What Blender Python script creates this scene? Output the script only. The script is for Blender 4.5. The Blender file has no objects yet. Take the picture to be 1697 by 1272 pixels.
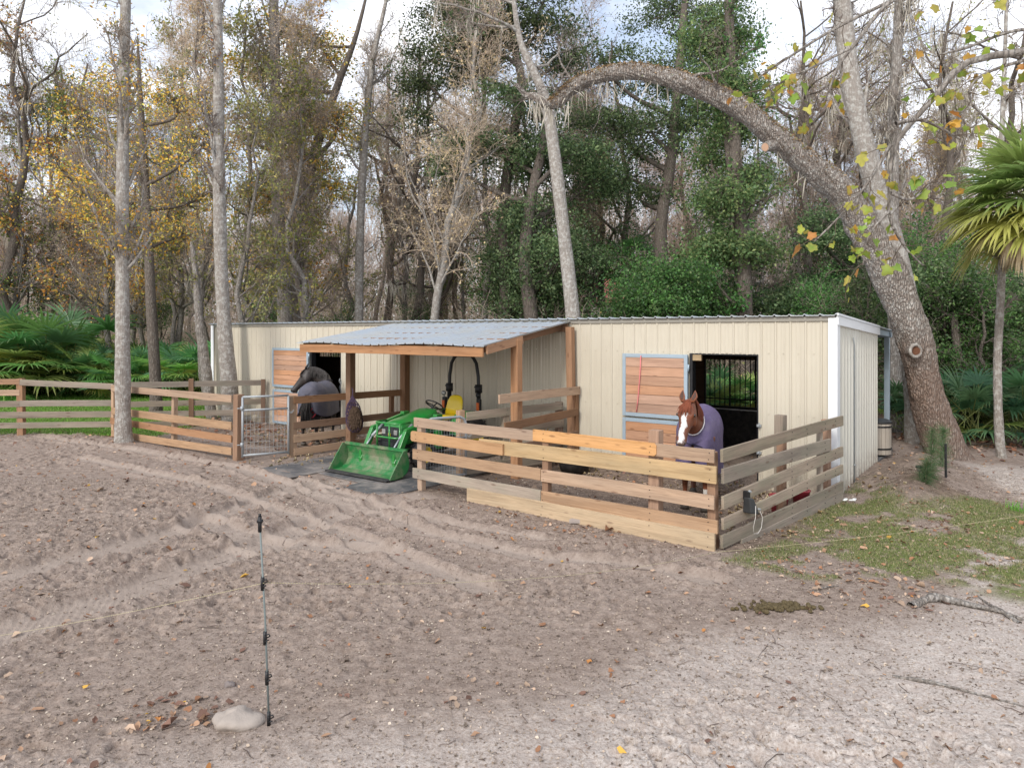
import bpy, bmesh, math, random
import numpy as np
from mathutils import Vector, Matrix
R = math.radians
rnd = random.Random(7)
scene = bpy.context.scene
COL = scene.collection
HC = 2.5; FPX = 1151.0; CX = 848.5; HY = 552.0     # camera height, focal length and horizon measured on the photo

def G(x, y, z=0.0):
    """world point at height z seen at a photo position (ground survey)"""
    Y = FPX*(HC-z)/(y-HY)
    return Vector(((x-CX)/FPX*Y, Y, z))
def at(x, y, Y):
    return Vector(((x-CX)/FPX*Y, Y, HC-(y-HY)*Y/FPX))
C0 = Vector((4.95, 10.62, 0)); BROT = -math.atan2(.6, .8)
BM = Matrix.Translation(C0) @ Matrix.Rotation(BROT, 4, 'Z')
def B(a, b, z=0.0): return BM @ Vector((a, b, z))

# ------------------------------------------------------------------ objects
WM = {}
def tag(o, label=None, cat=None, group=None, kind=None):
    if label: o['label'] = label
    if cat: o['category'] = cat
    if group: o['group'] = group
    if kind: o['kind'] = kind
    return o
def empty(name, M=None, **k):
    o = bpy.data.objects.new(name, None); COL.objects.link(o)
    if M is None: M = Matrix.Identity(4)
    if isinstance(M, Vector): M = Matrix.Translation(M)
    o.matrix_basis = M; WM[o.name] = M.copy()
    o.empty_display_size = .1
    return tag(o, **k)
def link(name, me, mat, parent=None, W=None, **k):
    """W: world matrix of the object (default: same as the parent's, i.e. mesh is in the parent's space)"""
    o = bpy.data.objects.new(name, me); COL.objects.link(o)
    if mat is not None and not me.materials: 
        for m in (mat if isinstance(mat, (list, tuple)) else [mat]): me.materials.append(m)
    if parent is not None:
        o.parent = parent
        PW = WM[parent.name]
        if W is None: W = PW.copy(); 
        else: o.matrix_parent_inverse = PW.inverted(); o.matrix_basis = W
        WM[o.name] = W.copy()
    else:
        if W is None: W = Matrix.Identity(4)
        o.matrix_basis = W; WM[o.name] = W.copy()
    return tag(o, **k)
def copy_tree(o, parent=None):
    c = o.copy(); COL.objects.link(c)
    if parent is not None: c.parent = parent
    for ch in list(KIDS.get(o.name, [])): 
        d = ch.copy(); COL.objects.link(d); d.parent = c
    return c
KIDS = {}
def kid(p, *os):
    KIDS.setdefault(p.name, []).extend(os)

class MB:
    def __init__(s): s.v = []; s.f = []; s.mi = []; s.cur = 0
    def add(s, vs, fs, M=None):
        o = len(s.v)
        for v in vs:
            v = Vector(v); s.v.append(M @ v if M is not None else v)
        for f in fs: s.f.append([i+o for i in f]); s.mi.append(s.cur)
        return s
    def box(s, x0, x1, y0, y1, z0, z1, M=None):
        return s.add([(x0,y0,z0),(x1,y0,z0),(x1,y1,z0),(x0,y1,z0),(x0,y0,z1),(x1,y0,z1),(x1,y1,z1),(x0,y1,z1)],
            [(0,3,2,1),(4,5,6,7),(0,1,5,4),(1,2,6,5),(2,3,7,6),(3,0,4,7)], M)
    def bar(s, A, Bp, w, h=None, up=(0,0,1)):
        A = Vector(A); Bp = Vector(Bp); h = h or w
        d = (Bp-A).normalized(); u = Vector(up)
        if abs(d.dot(u)) > .95: u = Vector((0,1,0))
        sd = d.cross(u).normalized(); u = sd.cross(d).normalized()
        vs = []
        for P in (A, Bp):
            for i, j in ((-1,-1),(1,-1),(1,1),(-1,1)): vs.append(P+sd*(i*w/2)+u*(j*h/2))
        return s.add(vs, [(3,2,1,0),(4,5,6,7),(0,1,5,4),(1,2,6,5),(2,3,7,6),(3,0,4,7)])
    def tube(s, pts, r, n=8, caps=True, flat=1.0, closed=False):
        pts = [Vector(p) for p in pts]; k = len(pts)
        rs = r if isinstance(r, (list, tuple)) else [r]*k
        o = len(s.v); prev = None
        for i, p in enumerate(pts):
            if closed: t = pts[(i+1) % k]-pts[i-1]
            else: t = (pts[min(i+1,k-1)]-pts[max(i-1,0)])
            t = t.normalized()
            if prev is None:
                ref = Vector((0,0,1)) if abs(t.z) < .9 else Vector((1,0,0))
                u = t.cross(ref).normalized()
            else:
                u = (prev - t*prev.dot(t)).normalized()
            prev = u; w = t.cross(u)
            ru, rw = rs[i] if isinstance(rs[i], tuple) else (rs[i], rs[i]*flat)
            for j in range(n):
                a = 2*math.pi*j/n
                s.v.append(p+u*(math.cos(a)*ru)+w*(math.sin(a)*rw))
        m = k if closed else k-1
        for i in range(m):
            i2 = (i+1) % k
            for j in range(n):
                s.f.append([o+i*n+j, o+i*n+(j+1)%n, o+i2*n+(j+1)%n, o+i2*n+j]); s.mi.append(s.cur)
        if caps and not closed:
            s.f.append([o+j for j in range(n)][::-1]); s.mi.append(s.cur)
            s.f.append([o+(k-1)*n+j for j in range(n)]); s.mi.append(s.cur)
        return s
    def cyl(s, c, axis, r, h, n=16):
        c = Vector(c); a = Vector(axis).normalized()*(h/2)
        return s.tube([c-a, c+a], r, n)
    def lathe(s, prof, n=20, M=None):
        vs = []; fs = []
        for r, z in prof:
            for j in range(n):
                a = 2*math.pi*j/n; vs.append((r*math.cos(a), r*math.sin(a), z))
        for i in range(len(prof)-1):
            for j in range(n): fs.append((i*n+j, i*n+(j+1)%n, (i+1)*n+(j+1)%n, (i+1)*n+j))
        return s.add(vs, fs, M)
    def ell(s, c, rx, ry, rz, n=14, m=9, M=None):
        vs = []; fs = []
        for i in range(m+1):
            th = math.pi*i/m
            for j in range(n):
                a = 2*math.pi*j/n
                p = Vector((rx*math.sin(th)*math.cos(a), ry*math.sin(th)*math.sin(a), rz*math.cos(th)))
                if M is not None: p = M @ p
                vs.append(p+Vector(c))
        for i in range(m):
            for j in range(n): fs.append(((i+1)*n+j, (i+1)*n+(j+1)%n, i*n+(j+1)%n, i*n+j))
        return s.add(vs, fs)
    def loft(s, rings, n=20, caps=True):
        """rings: (centre, sidevec, upvec) with vectors already scaled"""
        o = len(s.v)
        for c, sv, uv in rings:
            c = Vector(c); sv = Vector(sv); uv = Vector(uv)
            for j in range(n):
                a = 2*math.pi*j/n
                s.v.append(c+sv*math.cos(a)+uv*math.sin(a))
        k = len(rings)
        for i in range(k-1):
            for j in range(n): s.f.append([o+i*n+j, o+i*n+(j+1)%n, o+(i+1)*n+(j+1)%n, o+(i+1)*n+j]); s.mi.append(s.cur)
        if caps:
            s.f.append([o+j for j in range(n)][::-1]); s.mi.append(s.cur)
            s.f.append([o+(k-1)*n+j for j in range(n)]); s.mi.append(s.cur)
        return s
    def mesh(s, name, smooth=False):
        me = bpy.data.meshes.new(name)
        me.from_pydata([tuple(v) for v in s.v], [], s.f); me.validate(clean_customdata=False)
        if len(me.polygons) == len(s.mi): me.polygons.foreach_set('material_index', s.mi)
        if smooth: me.polygons.foreach_set('use_smooth', [True]*len(me.polygons))
        me.update(); return me
    def build(s, name, mat, parent=None, W=None, smooth=False, bevel=0, autosmooth=None, **k):
        o = link(name, s.mesh(name, smooth), mat, parent, W, **k)
        if bevel:
            m = o.modifiers.new('bevel', 'BEVEL'); m.width = bevel; m.segments = 2; m.limit_method = 'ANGLE'; m.angle_limit = R(40)
        if parent is not None: kid(parent, o)
        return o

def np_mesh(name, V, faces, colors=None, smooth=False, attr='Col'):
    """V (n,3); faces: list of int arrays (m,k)"""
    me = bpy.data.meshes.new(name)
    V = np.asarray(V, np.float32)
    me.vertices.add(len(V)); me.vertices.foreach_set('co', V.ravel())
    faces = [np.asarray(f, np.int32) for f in faces if len(f)]
    li = np.concatenate([f.ravel() for f in faces])
    tot = np.concatenate([np.full(len(f), f.shape[1], np.int32) for f in faces])
    st = np.concatenate([[0], np.cumsum(tot)[:-1]]).astype(np.int32)
    me.loops.add(len(li)); me.loops.foreach_set('vertex_index', li)
    me.polygons.add(len(tot)); me.polygons.foreach_set('loop_start', st)
    try: me.polygons.foreach_set('loop_total', tot)
    except Exception: pass
    if smooth: me.polygons.foreach_set('use_smooth', np.ones(len(tot), bool))
    me.update(calc_edges=True)
    if colors is not None:
        a = me.color_attributes.new(attr, 'FLOAT_COLOR', 'POINT')
        c = np.ones((len(V), 4), np.float32); c[:, :colors.shape[1]] = colors
        a.data.foreach_set('color', c.ravel())
    return me

# ------------------------------------------------------------------ noise
def _h(ix, iy, s):
    n = (ix.astype(np.int64)*374761393 + iy.astype(np.int64)*668265263 + s*1442695041) & 0xffffffff
    n = ((n ^ (n >> 13))*1274126177) & 0xffffffff
    return ((n ^ (n >> 16)) & 0xffff)/65535.0
def vnoise(x, y, s=0):
    ix = np.floor(x); iy = np.floor(y); fx = x-ix; fy = y-iy
    fx = fx*fx*(3-2*fx); fy = fy*fy*(3-2*fy)
    a = _h(ix, iy, s); b = _h(ix+1, iy, s); c = _h(ix, iy+1, s); d = _h(ix+1, iy+1, s)
    return (a*(1-fx)+b*fx)*(1-fy)+(c*(1-fx)+d*fx)*fy
def sstep(a, b, x):
    t = np.clip((x-a)/(b-a), 0, 1); return t*t*(3-2*t)
def segdist(x, y, pts):
    """distance to a polyline, signed side and length along it"""
    best = np.full(np.shape(x), 1e9); al = np.zeros(np.shape(x)); L = 0; sd = np.zeros(np.shape(x))
    for (ax, ay), (bx, by) in zip(pts[:-1], pts[1:]):
        dx, dy = bx-ax, by-ay; l = math.hypot(dx, dy)
        t = np.clip(((x-ax)*dx+(y-ay)*dy)/(l*l), 0, 1)
        d = np.hypot(x-ax-t*dx, y-ay-t*dy)
        m = d < best; best = np.where(m, d, best); al = np.where(m, L+t*l, al)
        sd = np.where(m, np.sign((x-ax)*dy-(y-ay)*dx), sd)
        L += l
    return best, al, sd

# ------------------------------------------------------------------ materials
MATS = {}
class NT:
    def __init__(s, name):
        s.m = bpy.data.materials.new(name); s.m.use_nodes = True
        s.t = s.m.node_tree; s.t.nodes.clear()
        s.out = s.t.nodes.new('ShaderNodeOutputMaterial')
    def n(s, typ, **k):
        nd = s.t.nodes.new(typ)
        for kk, v in k.items():
            if kk.startswith('i_'): nd.inputs[kk[2:].replace('_', ' ')].default_value = v
            else: setattr(nd, kk, v)
        return nd
    def l(s, a, b): s.t.links.new(a, b)
    def noise(s, vec, scale, detail=4, rough=.55, dist=0):
        nd = s.n('ShaderNodeTexNoise'); nd.inputs['Scale'].default_value = scale
        nd.inputs['Detail'].default_value = detail; nd.inputs['Roughness'].default_value = rough; nd.inputs['Distortion'].default_value = dist
        if vec is not None: s.l(vec, nd.inputs['Vector'])
        return nd.outputs['Fac']
    def coord(s, which='Object', scale=None):
        c = s.n('ShaderNodeTexCoord').outputs[which]
        if scale:
            mp = s.n('ShaderNodeMapping'); mp.inputs['Scale'].default_value = scale; s.l(c, mp.inputs['Vector']); c = mp.outputs['Vector']
        return c
    def ramp(s, fac, stops, interp='LINEAR'):
        r = s.n('ShaderNodeValToRGB'); r.color_ramp.interpolation = interp
        e = r.color_ramp.elements
        while len(e) < len(stops): e.new(.5)
        for el, (p, c) in zip(e, stops):
            el.position = p; el.color = (*c, 1) if len(c) == 3 else c
        if fac is not None: s.l(fac, r.inputs['Fac'])
        return r.outputs['Color']
    def mix(s, fac, a, b, mode='MIX'):
        m = s.n('ShaderNodeMix'); m.data_type = 'RGBA'; m.blend_type = mode
        for sock, v in ((m.inputs[0], fac), (m.inputs[6], a), (m.inputs[7], b)):
            if hasattr(v, 'links'): s.l(v, sock)
            elif isinstance(v, (int, float)): sock.default_value = v
            else: sock.default_value = (*v, 1) if len(v) == 3 else v
        return m.outputs[2]
    def math(s, op, a, b=0.0, c=None, clamp=False):
        m = s.n('ShaderNodeMath', operation=op); m.use_clamp = clamp
        for i, v in enumerate((a, b) if c is None else (a, b, c)):
            if hasattr(v, 'links'): s.l(v, m.inputs[i])
            else: m.inputs[i].default_value = v
        return m.outputs[0]
    def bump(s, h, strength=.5, dist=.01, nrm=None):
        b = s.n('ShaderNodeBump'); b.inputs['Strength'].default_value = strength; b.inputs['Distance'].default_value = dist
        s.l(h, b.inputs['Height'])
        if nrm is not None: s.l(nrm, b.inputs['Normal'])
        return b.outputs['Normal']
    def pbr(s, col, rough=.7, metal=0, normal=None, spec=.5, coat=0):
        p = s.n('ShaderNodeBsdfPrincipled')
        for k, v in (('Base Color', col), ('Roughness', rough), ('Metallic', metal), ('Specular IOR Level', spec), ('Coat Weight', coat)):
            if hasattr(v, 'links'): s.l(v, p.inputs[k])
            elif k == 'Base Color': p.inputs[k].default_value = (*v, 1)
            else: p.inputs[k].default_value = v
        if normal is not None: s.l(normal, p.inputs['Normal'])
        s.l(p.outputs[0], s.out.inputs['Surface']); return p

def wood(name, c1, c2, streak=(.09,.085,.08), st=.35, green=0.0):
    t = NT(name); oi = t.n('ShaderNodeObjectInfo').outputs['Random']
    c = t.coord('Object', (1, 1, 1))
    add = t.n('ShaderNodeVectorMath', operation='ADD'); t.l(c, add.inputs[0])
    cx = t.n('ShaderNodeCombineXYZ'); m9 = t.math('MULTIPLY', oi, 37.0); t.l(m9, cx.inputs[0]); t.l(m9, cx.inputs[1]); t.l(m9, cx.inputs[2]); t.l(cx.outputs[0], add.inputs[1])
    v = add.outputs[0]
    def mp(sc):
        m = t.n('ShaderNodeMapping'); m.inputs['Scale'].default_value = sc; t.l(v, m.inputs['Vector']); return m.outputs[0]
    g1 = t.noise(mp((1.6, 26, 26)), 1.0, 5, .6, 1.2)
    g2 = t.noise(mp((3, 120, 120)), 1.0, 3, .6)
    big = t.noise(mp((.9, 5, 5)), 1.0, 4)
    vo = t.n('ShaderNodeTexVoronoi'); vo.inputs['Scale'].default_value = 1; vo.inputs['Randomness'].default_value = 1; t.l(mp((2.6, 8, 8)), vo.inputs['Vector'])
    knot = t.ramp(vo.outputs['Distance'], [(0, (1,1,1)), (.10, (.7,.7,.7)), (.17, (0,0,0))])
    col = t.mix(g1, c1, c2)
    col = t.mix(t.math('MULTIPLY', t.ramp(big, [(.42, (0,0,0)), (.72, (1,1,1))]), st), col, streak)
    col = t.mix(t.math('MULTIPLY', t.ramp(g2, [(.52, (0,0,0)), (.72, (1,1,1))]), .6), col, tuple(x*.5 for x in c1))
    col = t.mix(t.math('MULTIPLY', t.ramp(t.noise(mp((.5, 9, 9)), 1, 6, .7), [(.50, (0,0,0)), (.62, (1,1,1))]), .45), col, tuple(x*.62 for x in c1))
    if green: col = t.mix(t.math('MULTIPLY', t.ramp(t.noise(mp((2,7,7)), 1, 4), [(.45, (0,0,0)), (.6, (1,1,1))]), green), col, (.19,.24,.15))
    col = t.mix(t.math('MULTIPLY', knot, .6), col, (.11,.05,.03))
    hs = t.n('ShaderNodeHueSaturation'); t.l(col, hs.inputs['Color'])
    t.l(t.math('MULTIPLY_ADD', oi, .35, .83), hs.inputs['Value'])
    t.l(t.math('MULTIPLY_ADD', t.math('FRACT', t.math('MULTIPLY', oi, 7.3)), .3, .85), hs.inputs['Saturation'])
    n = t.bump(t.math('ADD', g1, t.math('MULTIPLY', g2, .5)), .35, .004)
    t.pbr(hs.outputs[0], .85, 0, n, .25); return t.m
def plain(name, col, rough=.6, metal=0, spec=.5, var=.12, nscale=6, bump=0, coat=0, dirt=0, dirtcol=(.2,.16,.12)):
    t = NT(name); c = t.coord('Object')
    n = t.noise(c, nscale, 5)
    cc = t.mix(n, tuple(x*(1-var) for x in col), tuple(min(1, x*(1+var)) for x in col))
    if dirt:
        d = t.ramp(t.noise(c, nscale*.7, 6, .7), [(.42, (0,0,0)), (.7, (1,1,1))])
        cc = t.mix(t.math('MULTIPLY', d, dirt), cc, dirtcol)
    nr = t.bump(t.noise(c, nscale*8, 3), bump, .004) if bump else None
    t.pbr(cc, t.math('MULTIPLY_ADD', n, .2, rough-.1), metal, nr, spec, coat); return t.m
def leafmat(name, trans=.35, rough=.5, val=1.0):
    t = NT(name); a = t.n('ShaderNodeAttribute', attribute_name='Col').outputs['Color']
    oi = t.n('ShaderNodeObjectInfo').outputs['Random']
    hs = t.n('ShaderNodeHueSaturation'); t.l(a, hs.inputs['Color']); t.l(t.math('MULTIPLY_ADD', oi, .5*val, .75*val), hs.inputs['Value'])
    t.l(t.math('MULTIPLY_ADD', oi, .035, .4825), hs.inputs['Hue'])
    d = t.n('ShaderNodeBsdfPrincipled'); d.inputs['Roughness'].default_value = rough; d.inputs['Specular IOR Level'].default_value = .35
    t.l(hs.outputs[0], d.inputs['Base Color'])
    tr = t.n('ShaderNodeBsdfTranslucent'); t.l(hs.outputs[0], tr.inputs['Color'])
    mx = t.n('ShaderNodeMixShader'); mx.inputs[0].default_value = trans
    t.l(d.outputs[0], mx.inputs[1]); t.l(tr.outputs[0], mx.inputs[2]); t.l(mx.outputs[0], t.out.inputs['Surface']); return t.m
def bark(name, dark, light, lichen=(.5,.5,.48), lich=.5, scale=1.0, furrow=.6):
    t = NT(name)
    c = t.coord('Object', (9*scale, 9*scale, 2.2*scale)); c2 = t.coord('Object', (scale, scale, scale))
    n1 = t.noise(c, 2.2, 6, .7, .6)
    n2 = t.noise(c2, 3.0, 5, .6); n3 = t.noise(c2, 11, 4, .7)
    vo = t.n('ShaderNodeTexVoronoi', feature='DISTANCE_TO_EDGE'); vo.inputs['Scale'].default_value = 2.4; t.l(c, vo.inputs['Vector'])
    fur = t.ramp(vo.outputs['Distance'], [(0, (0,0,0)), (.22, (1,1,1))])
    col = t.mix(n1, dark, light)
    col = t.mix(t.math('MULTIPLY', t.ramp(n3, [(.48, (0,0,0)), (.6, (1,1,1))]), lich), col, lichen)
    col = t.mix(t.math('MULTIPLY', t.ramp(n2, [(.5, (0,0,0)), (.7, (1,1,1))]), .35), col, tuple(x*.6 for x in dark))
    col = t.mix(t.math('MULTIPLY', t.math('SUBTRACT', 1.0, fur), furrow*.6), col, tuple(x*.45 for x in dark))
    n = t.bump(t.math('ADD', t.math('MULTIPLY', fur, furrow), t.math('MULTIPLY', n1, .6)), .9, .03)
    t.pbr(col, .92, 0, n, .15); return t.m
# ------------------------------------------------------------------ tree growing (vectorised)
def nrm(v): return v/np.maximum(np.linalg.norm(v, axis=-1, keepdims=True), 1e-9)
def tubes(P, Rr, n):
    """P (N,k,3), Rr (N,k) -> verts, quads"""
    N, k, _ = P.shape
    T = np.empty_like(P); T[:, 1:-1] = P[:, 2:]-P[:, :-2]; T[:, 0] = P[:, 1]-P[:, 0]; T[:, -1] = P[:, -1]-P[:, -2]
    T = nrm(T)
    ref = np.where(np.abs(T[:, :1, 2:3]) < .85, np.array([0, 0, 1.]), np.array([1., 0, 0]))
    U = nrm(np.cross(T, np.broadcast_to(ref, T.shape))); W = np.cross(T, U)
    a = np.arange(n)*2*np.pi/n
    V = P[:, :, None]+Rr[:, :, None, None]*(U[:, :, None]*np.cos(a)[None, None, :, None]+W[:, :, None]*np.sin(a)[None, None, :, None])
    idx = np.arange(N*k*n).reshape(N, k, n)
    q = np.stack([idx[:, :-1], np.roll(idx, -1, 2)[:, :-1], np.roll(idx, -1, 2)[:, 1:], idx[:, 1:]], -1).reshape(-1, 4)
    return V.reshape(-1, 3), q
def grow(g, P, Rr, n, t0, t1, L, ang, k, up=0.0, wob=.25, rr=.5, tip=.25, lfall=.5):
    """n children on each parent polyline"""
    N, kk, _ = P.shape
    pi = np.repeat(np.arange(N), n); M = len(pi)
    t = g.uniform(t0, t1, M); s = t*(kk-1); i = np.minimum(s.astype(int), kk-2); f = (s-i)[:, None]
    pos = P[pi, i]*(1-f)+P[pi, i+1]*f
    tan = nrm(P[pi, i+1]-P[pi, i]); r0 = (Rr[pi, i]*(1-f[:, 0])+Rr[pi, i+1]*f[:, 0])
    perp = nrm(np.cross(tan, g.normal(size=(M, 3))))
    an = np.radians(g.uniform(ang*.7, ang*1.3, M))[:, None]
    d = nrm(tan*np.cos(an)+perp*np.sin(an))
    ln = L*g.uniform(.55, 1.15, M)*(1-lfall*t)
    Q = np.empty((M, k, 3)); Q[:, 0] = pos; st = (ln/(k-1))[:, None]
    for j in range(1, k):
        d = nrm(d+g.normal(size=(M, 3))*wob+np.array([0, 0, up]))
        Q[:, j] = Q[:, j-1]+d*st
    rc = np.minimum(r0*rr*g.uniform(.7, 1.1, M), r0*.9)
    RR = rc[:, None]*np.linspace(1, tip, k)[None]
    return Q, RR
def leaves(g, pts, size, cols, flat=0.0, aspect=.55, jit=.5):
    """one bent leaf quad per point; cols: list of (rgb, weight)"""
    M = len(pts)
    n = nrm(g.normal(size=(M, 3))+np.array([0, 0, flat]))
    u = nrm(np.cross(n, g.normal(size=(M, 3)))); w = np.cross(n, u)
    s = size*g.uniform(.6, 1.25, M)[:, None]
    V = np.empty((M, 4, 3))
    V[:, 0] = pts; V[:, 1] = pts+u*s*.5+w*s*aspect*.5+n*s*.08; V[:, 2] = pts+u*s; V[:, 3] = pts+u*s*.5-w*s*aspect*.5+n*s*.08
    q = np.arange(M*4).reshape(M, 4)
    C = np.array([c for c, _ in cols]); p = np.array([w_ for _, w_ in cols], float); p /= p.sum()
    c = C[g.choice(len(C), M, p=p)]*g.uniform(1-jit*.6, 1+jit*.6, M)[:, None]
    return V.reshape(-1, 3), q, np.repeat(c, 4, 0)
def along(g, P, per, jit=.1, t0=.2):
    N, k, _ = P.shape; pi = np.repeat(np.arange(N), per); M = len(pi)
    s = g.uniform(t0, 1, M)*(k-1); i = np.minimum(s.astype(int), k-2); f = (s-i)[:, None]
    return P[pi, i]*(1-f)+P[pi, i+1]*f+g.normal(size=(M, 3))*jit
def moss(g, pts, n, L, w=.02, spread=.12):
    """hanging ribbons below each point"""
    M = len(pts)*n; p = np.repeat(pts, n, 0)+g.normal(size=(M, 3))*np.array([spread, spread, .05])
    l = L*g.uniform(.25, 1.1, M); a = g.uniform(0, 2*np.pi, M); u = np.stack([np.cos(a), np.sin(a), 0*a], 1)*w
    V = np.empty((M, 6, 3)); b = g.normal(size=(M, 3))*np.array([.06, .06, 0])
    V[:, 0] = p-u; V[:, 1] = p+u; mid = p+b; mid[:, 2] -= l*.5
    V[:, 2] = mid+u*1.1; V[:, 3] = mid-u*1.1; e = p+b*1.6; e[:, 2] -= l
    V[:, 4] = e+u*.2; V[:, 5] = e-u*.2
    i = np.arange(M)[:, None]*6
    q = np.concatenate([i+np.array([[0, 1, 2, 3]]), i+np.array([[3, 2, 4, 5]])])
    return V.reshape(-1, 3), q
def join(parts):
    """parts: (V, quads[, colors])"""
    Vs = []; Fs = []; Cs = []; o = 0
    for p in parts:
        Vs.append(p[0]); Fs.append(p[1]+o); o += len(p[0])
        Cs.append(p[2] if len(p) > 2 else np.zeros((len(p[0]), 3)))
    return np.concatenate(Vs), Fs, np.concatenate(Cs)
def const(V, c): return np.tile(np.array(c, float), (len(V), 1))
def poly(pts, rad, k):
    """resample a polyline smoothly -> (1,k,3),(1,k)"""
    P = np.array([tuple(p) for p in pts]); n = len(P); s = np.linspace(0, n-1, k)
    out = np.empty((k, 3)); rr = np.interp(s, np.arange(n), rad)
    for j, t in enumerate(s):
        i = min(int(t), n-2); f = t-i
        p0 = P[max(i-1, 0)]; p1 = P[i]; p2 = P[i+1]; p3 = P[min(i+2, n-1)]
        out[j] = .5*((2*p1)+(-p0+p2)*f+(2*p0-5*p1+4*p2-p3)*f*f+(-p0+3*p1-3*p2+p3)*f**3)
    return out[None], rr[None]
def wobble(g, P, Rr, amt):
    """uneven bark outline on tube verts is done through the radius"""
    return Rr*(1+g.normal(size=Rr.shape)*amt)

GREEN = [((.085,.15,.055), 4), ((.11,.185,.06), 3), ((.16,.22,.085), 1.5), ((.055,.105,.045), 2)]
GREEN2 = [((.085,.20,.05), 4), ((.13,.26,.065), 3), ((.06,.14,.045), 2)]
OLIVE = [((.34,.33,.12), 3), ((.24,.27,.10), 3), ((.48,.38,.13), 2)]
AUTUMN = [((.70,.39,.07), 4), ((.58,.25,.04), 2.2), ((.62,.48,.12), 3), ((.2,.22,.06), 3), ((.30,.11,.035), 1)]
YGREEN = [((.27,.30,.07), 3), ((.38,.34,.08), 2), ((.16,.22,.06), 2)]
BROWNL = [((.60,.44,.26), 3), ((.48,.34,.21), 2), ((.64,.50,.33), 2)]

def tree_mesh(seed, h, r, kind='bare', trunkpts=None, trunkrad=None, lean=.06, leafn=1, leafsize=.1, cols=None,
              b0=.3, spread=1.0, mossn=0, dens=1.0, nb=26, twiglevel=3, twigcol=None):
    """returns (trunk mesh, crown mesh, moss mesh or None)"""
    g = np.random.default_rng(seed)
    if trunkpts is None:
        k = 14; z = np.linspace(0, h, k); d = np.cumsum(g.normal(size=(k, 2))*lean*h/k*1.6, 0); d -= d[0]
        P = np.concatenate([d, z[:, None]], 1)[None]
        Rr = (r*(1-.82*np.linspace(0, 1, k)**1.1))[None]; Rr[0, 0] *= 1.35
    else:
        P, Rr = poly(trunkpts, trunkrad, 30)
        Rr = Rr*(1+g.normal(size=Rr.shape)*.035)
    main = [tubes(P, Rr, 14)]
    if kind == 'oak':
        Q1, R1 = grow(g, P, Rr, int(nb*.5), b0, .98, h*.42*spread, 62, 9, .05, .22, .6, .3, .35)
    elif kind == 'up':
        Q1, R1 = grow(g, P, Rr, nb, b0, .99, h*.27*spread, 38, 8, .14, .14, .42, .25, .6)
    else:
        Q1, R1 = grow(g, P, Rr, nb, b0, .99, h*.24*spread, 55, 8, .06, .2, .42, .25, .55)
    main.append(tubes(Q1, R1, 6))
    V, F, _ = join(main)
    tm = np_mesh('trunk', V, F, smooth=True)
    Lq = np.linalg.norm(Q1[:, 1:]-Q1[:, :-1], axis=2).sum(1).mean()
    n2 = int(9*dens); Q2, R2 = grow(g, Q1, R1, n2, .15, 1, Lq*.5, 45, 6, .03, .25, .5, .3, .4)
    Q3, R3 = grow(g, Q2, R2, int(6*dens), .1, 1, Lq*.27, 42, 5, .02, .3, .55, .4, .3)
    tc = twigcol or (.36,.30,.255)
    parts = []
    for Q, RR, n in ((Q2, np.maximum(R2, .008), 4), (Q3, np.maximum(R3, .005), 3)):
        v, q = tubes(Q, RR, n); parts.append((v, q, const(v, tc)))
    if twiglevel > 3:
        Q4, R4 = grow(g, Q3, R3, 3, .1, 1, Lq*.16, 40, 3, -.02, .3, .6, .5, .2)
        v, q = tubes(Q4, np.maximum(R4, .004), 3); parts.append((v, q, const(v, tc)))
        src = Q4
    else: src = Q3
    if leafn:
        per = max(1, int(leafn)); 
        if kind == 'oak': pts = along(g, Q3, per, .17)
        else: pts = along(g, src, per, .06)
        # leafy boughs and bare ones: keep leaves where a coarse noise says so
        m = vnoise(pts[:, 0]*.9+31, pts[:, 2]*.9+pts[:, 1]*.7, seed) > (.28 if kind == 'oak' else .42)
        parts.append(leaves(g, pts[m], leafsize, cols or GREEN))
    V, F, C = join(parts)
    cm = np_mesh('crown', V, F, C)
    mm = None
    if mossn:
        pts = along(g, Q1, mossn, .03, .2)
        mm_ = vnoise(pts[:, 0]*1.3, pts[:, 2]*.9+pts[:, 1], seed+5) > .5; v, q = moss(g, pts[mm_], 16, .8, .008, .07); v2, q2 = moss(g, along(g, Q2, 1, .02), 4, .35, .007, .05)
        V, F, _ = join([(v, q), (v2, q2)])
        mm = np_mesh('moss', V, F)
    return tm, cm, mm
def tree(name, meshes, barkm, loc=(0,0,0), rot=0, sc=1.0, **k):
    M = Matrix.Translation(Vector(loc)) @ Matrix.Rotation(rot, 4, 'Z') @ Matrix.Diagonal((sc, sc, sc, 1))
    e = empty(name, M, **k)
    t = link('trunk', meshes[0], barkm, e); c = link('crown', meshes[1], MATS['leaf'], e); kid(e, t, c)
    if meshes[2] is not None: m = link('moss', meshes[2], MATS['moss'], e, kind='stuff'); kid(e, m)
    return e

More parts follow.
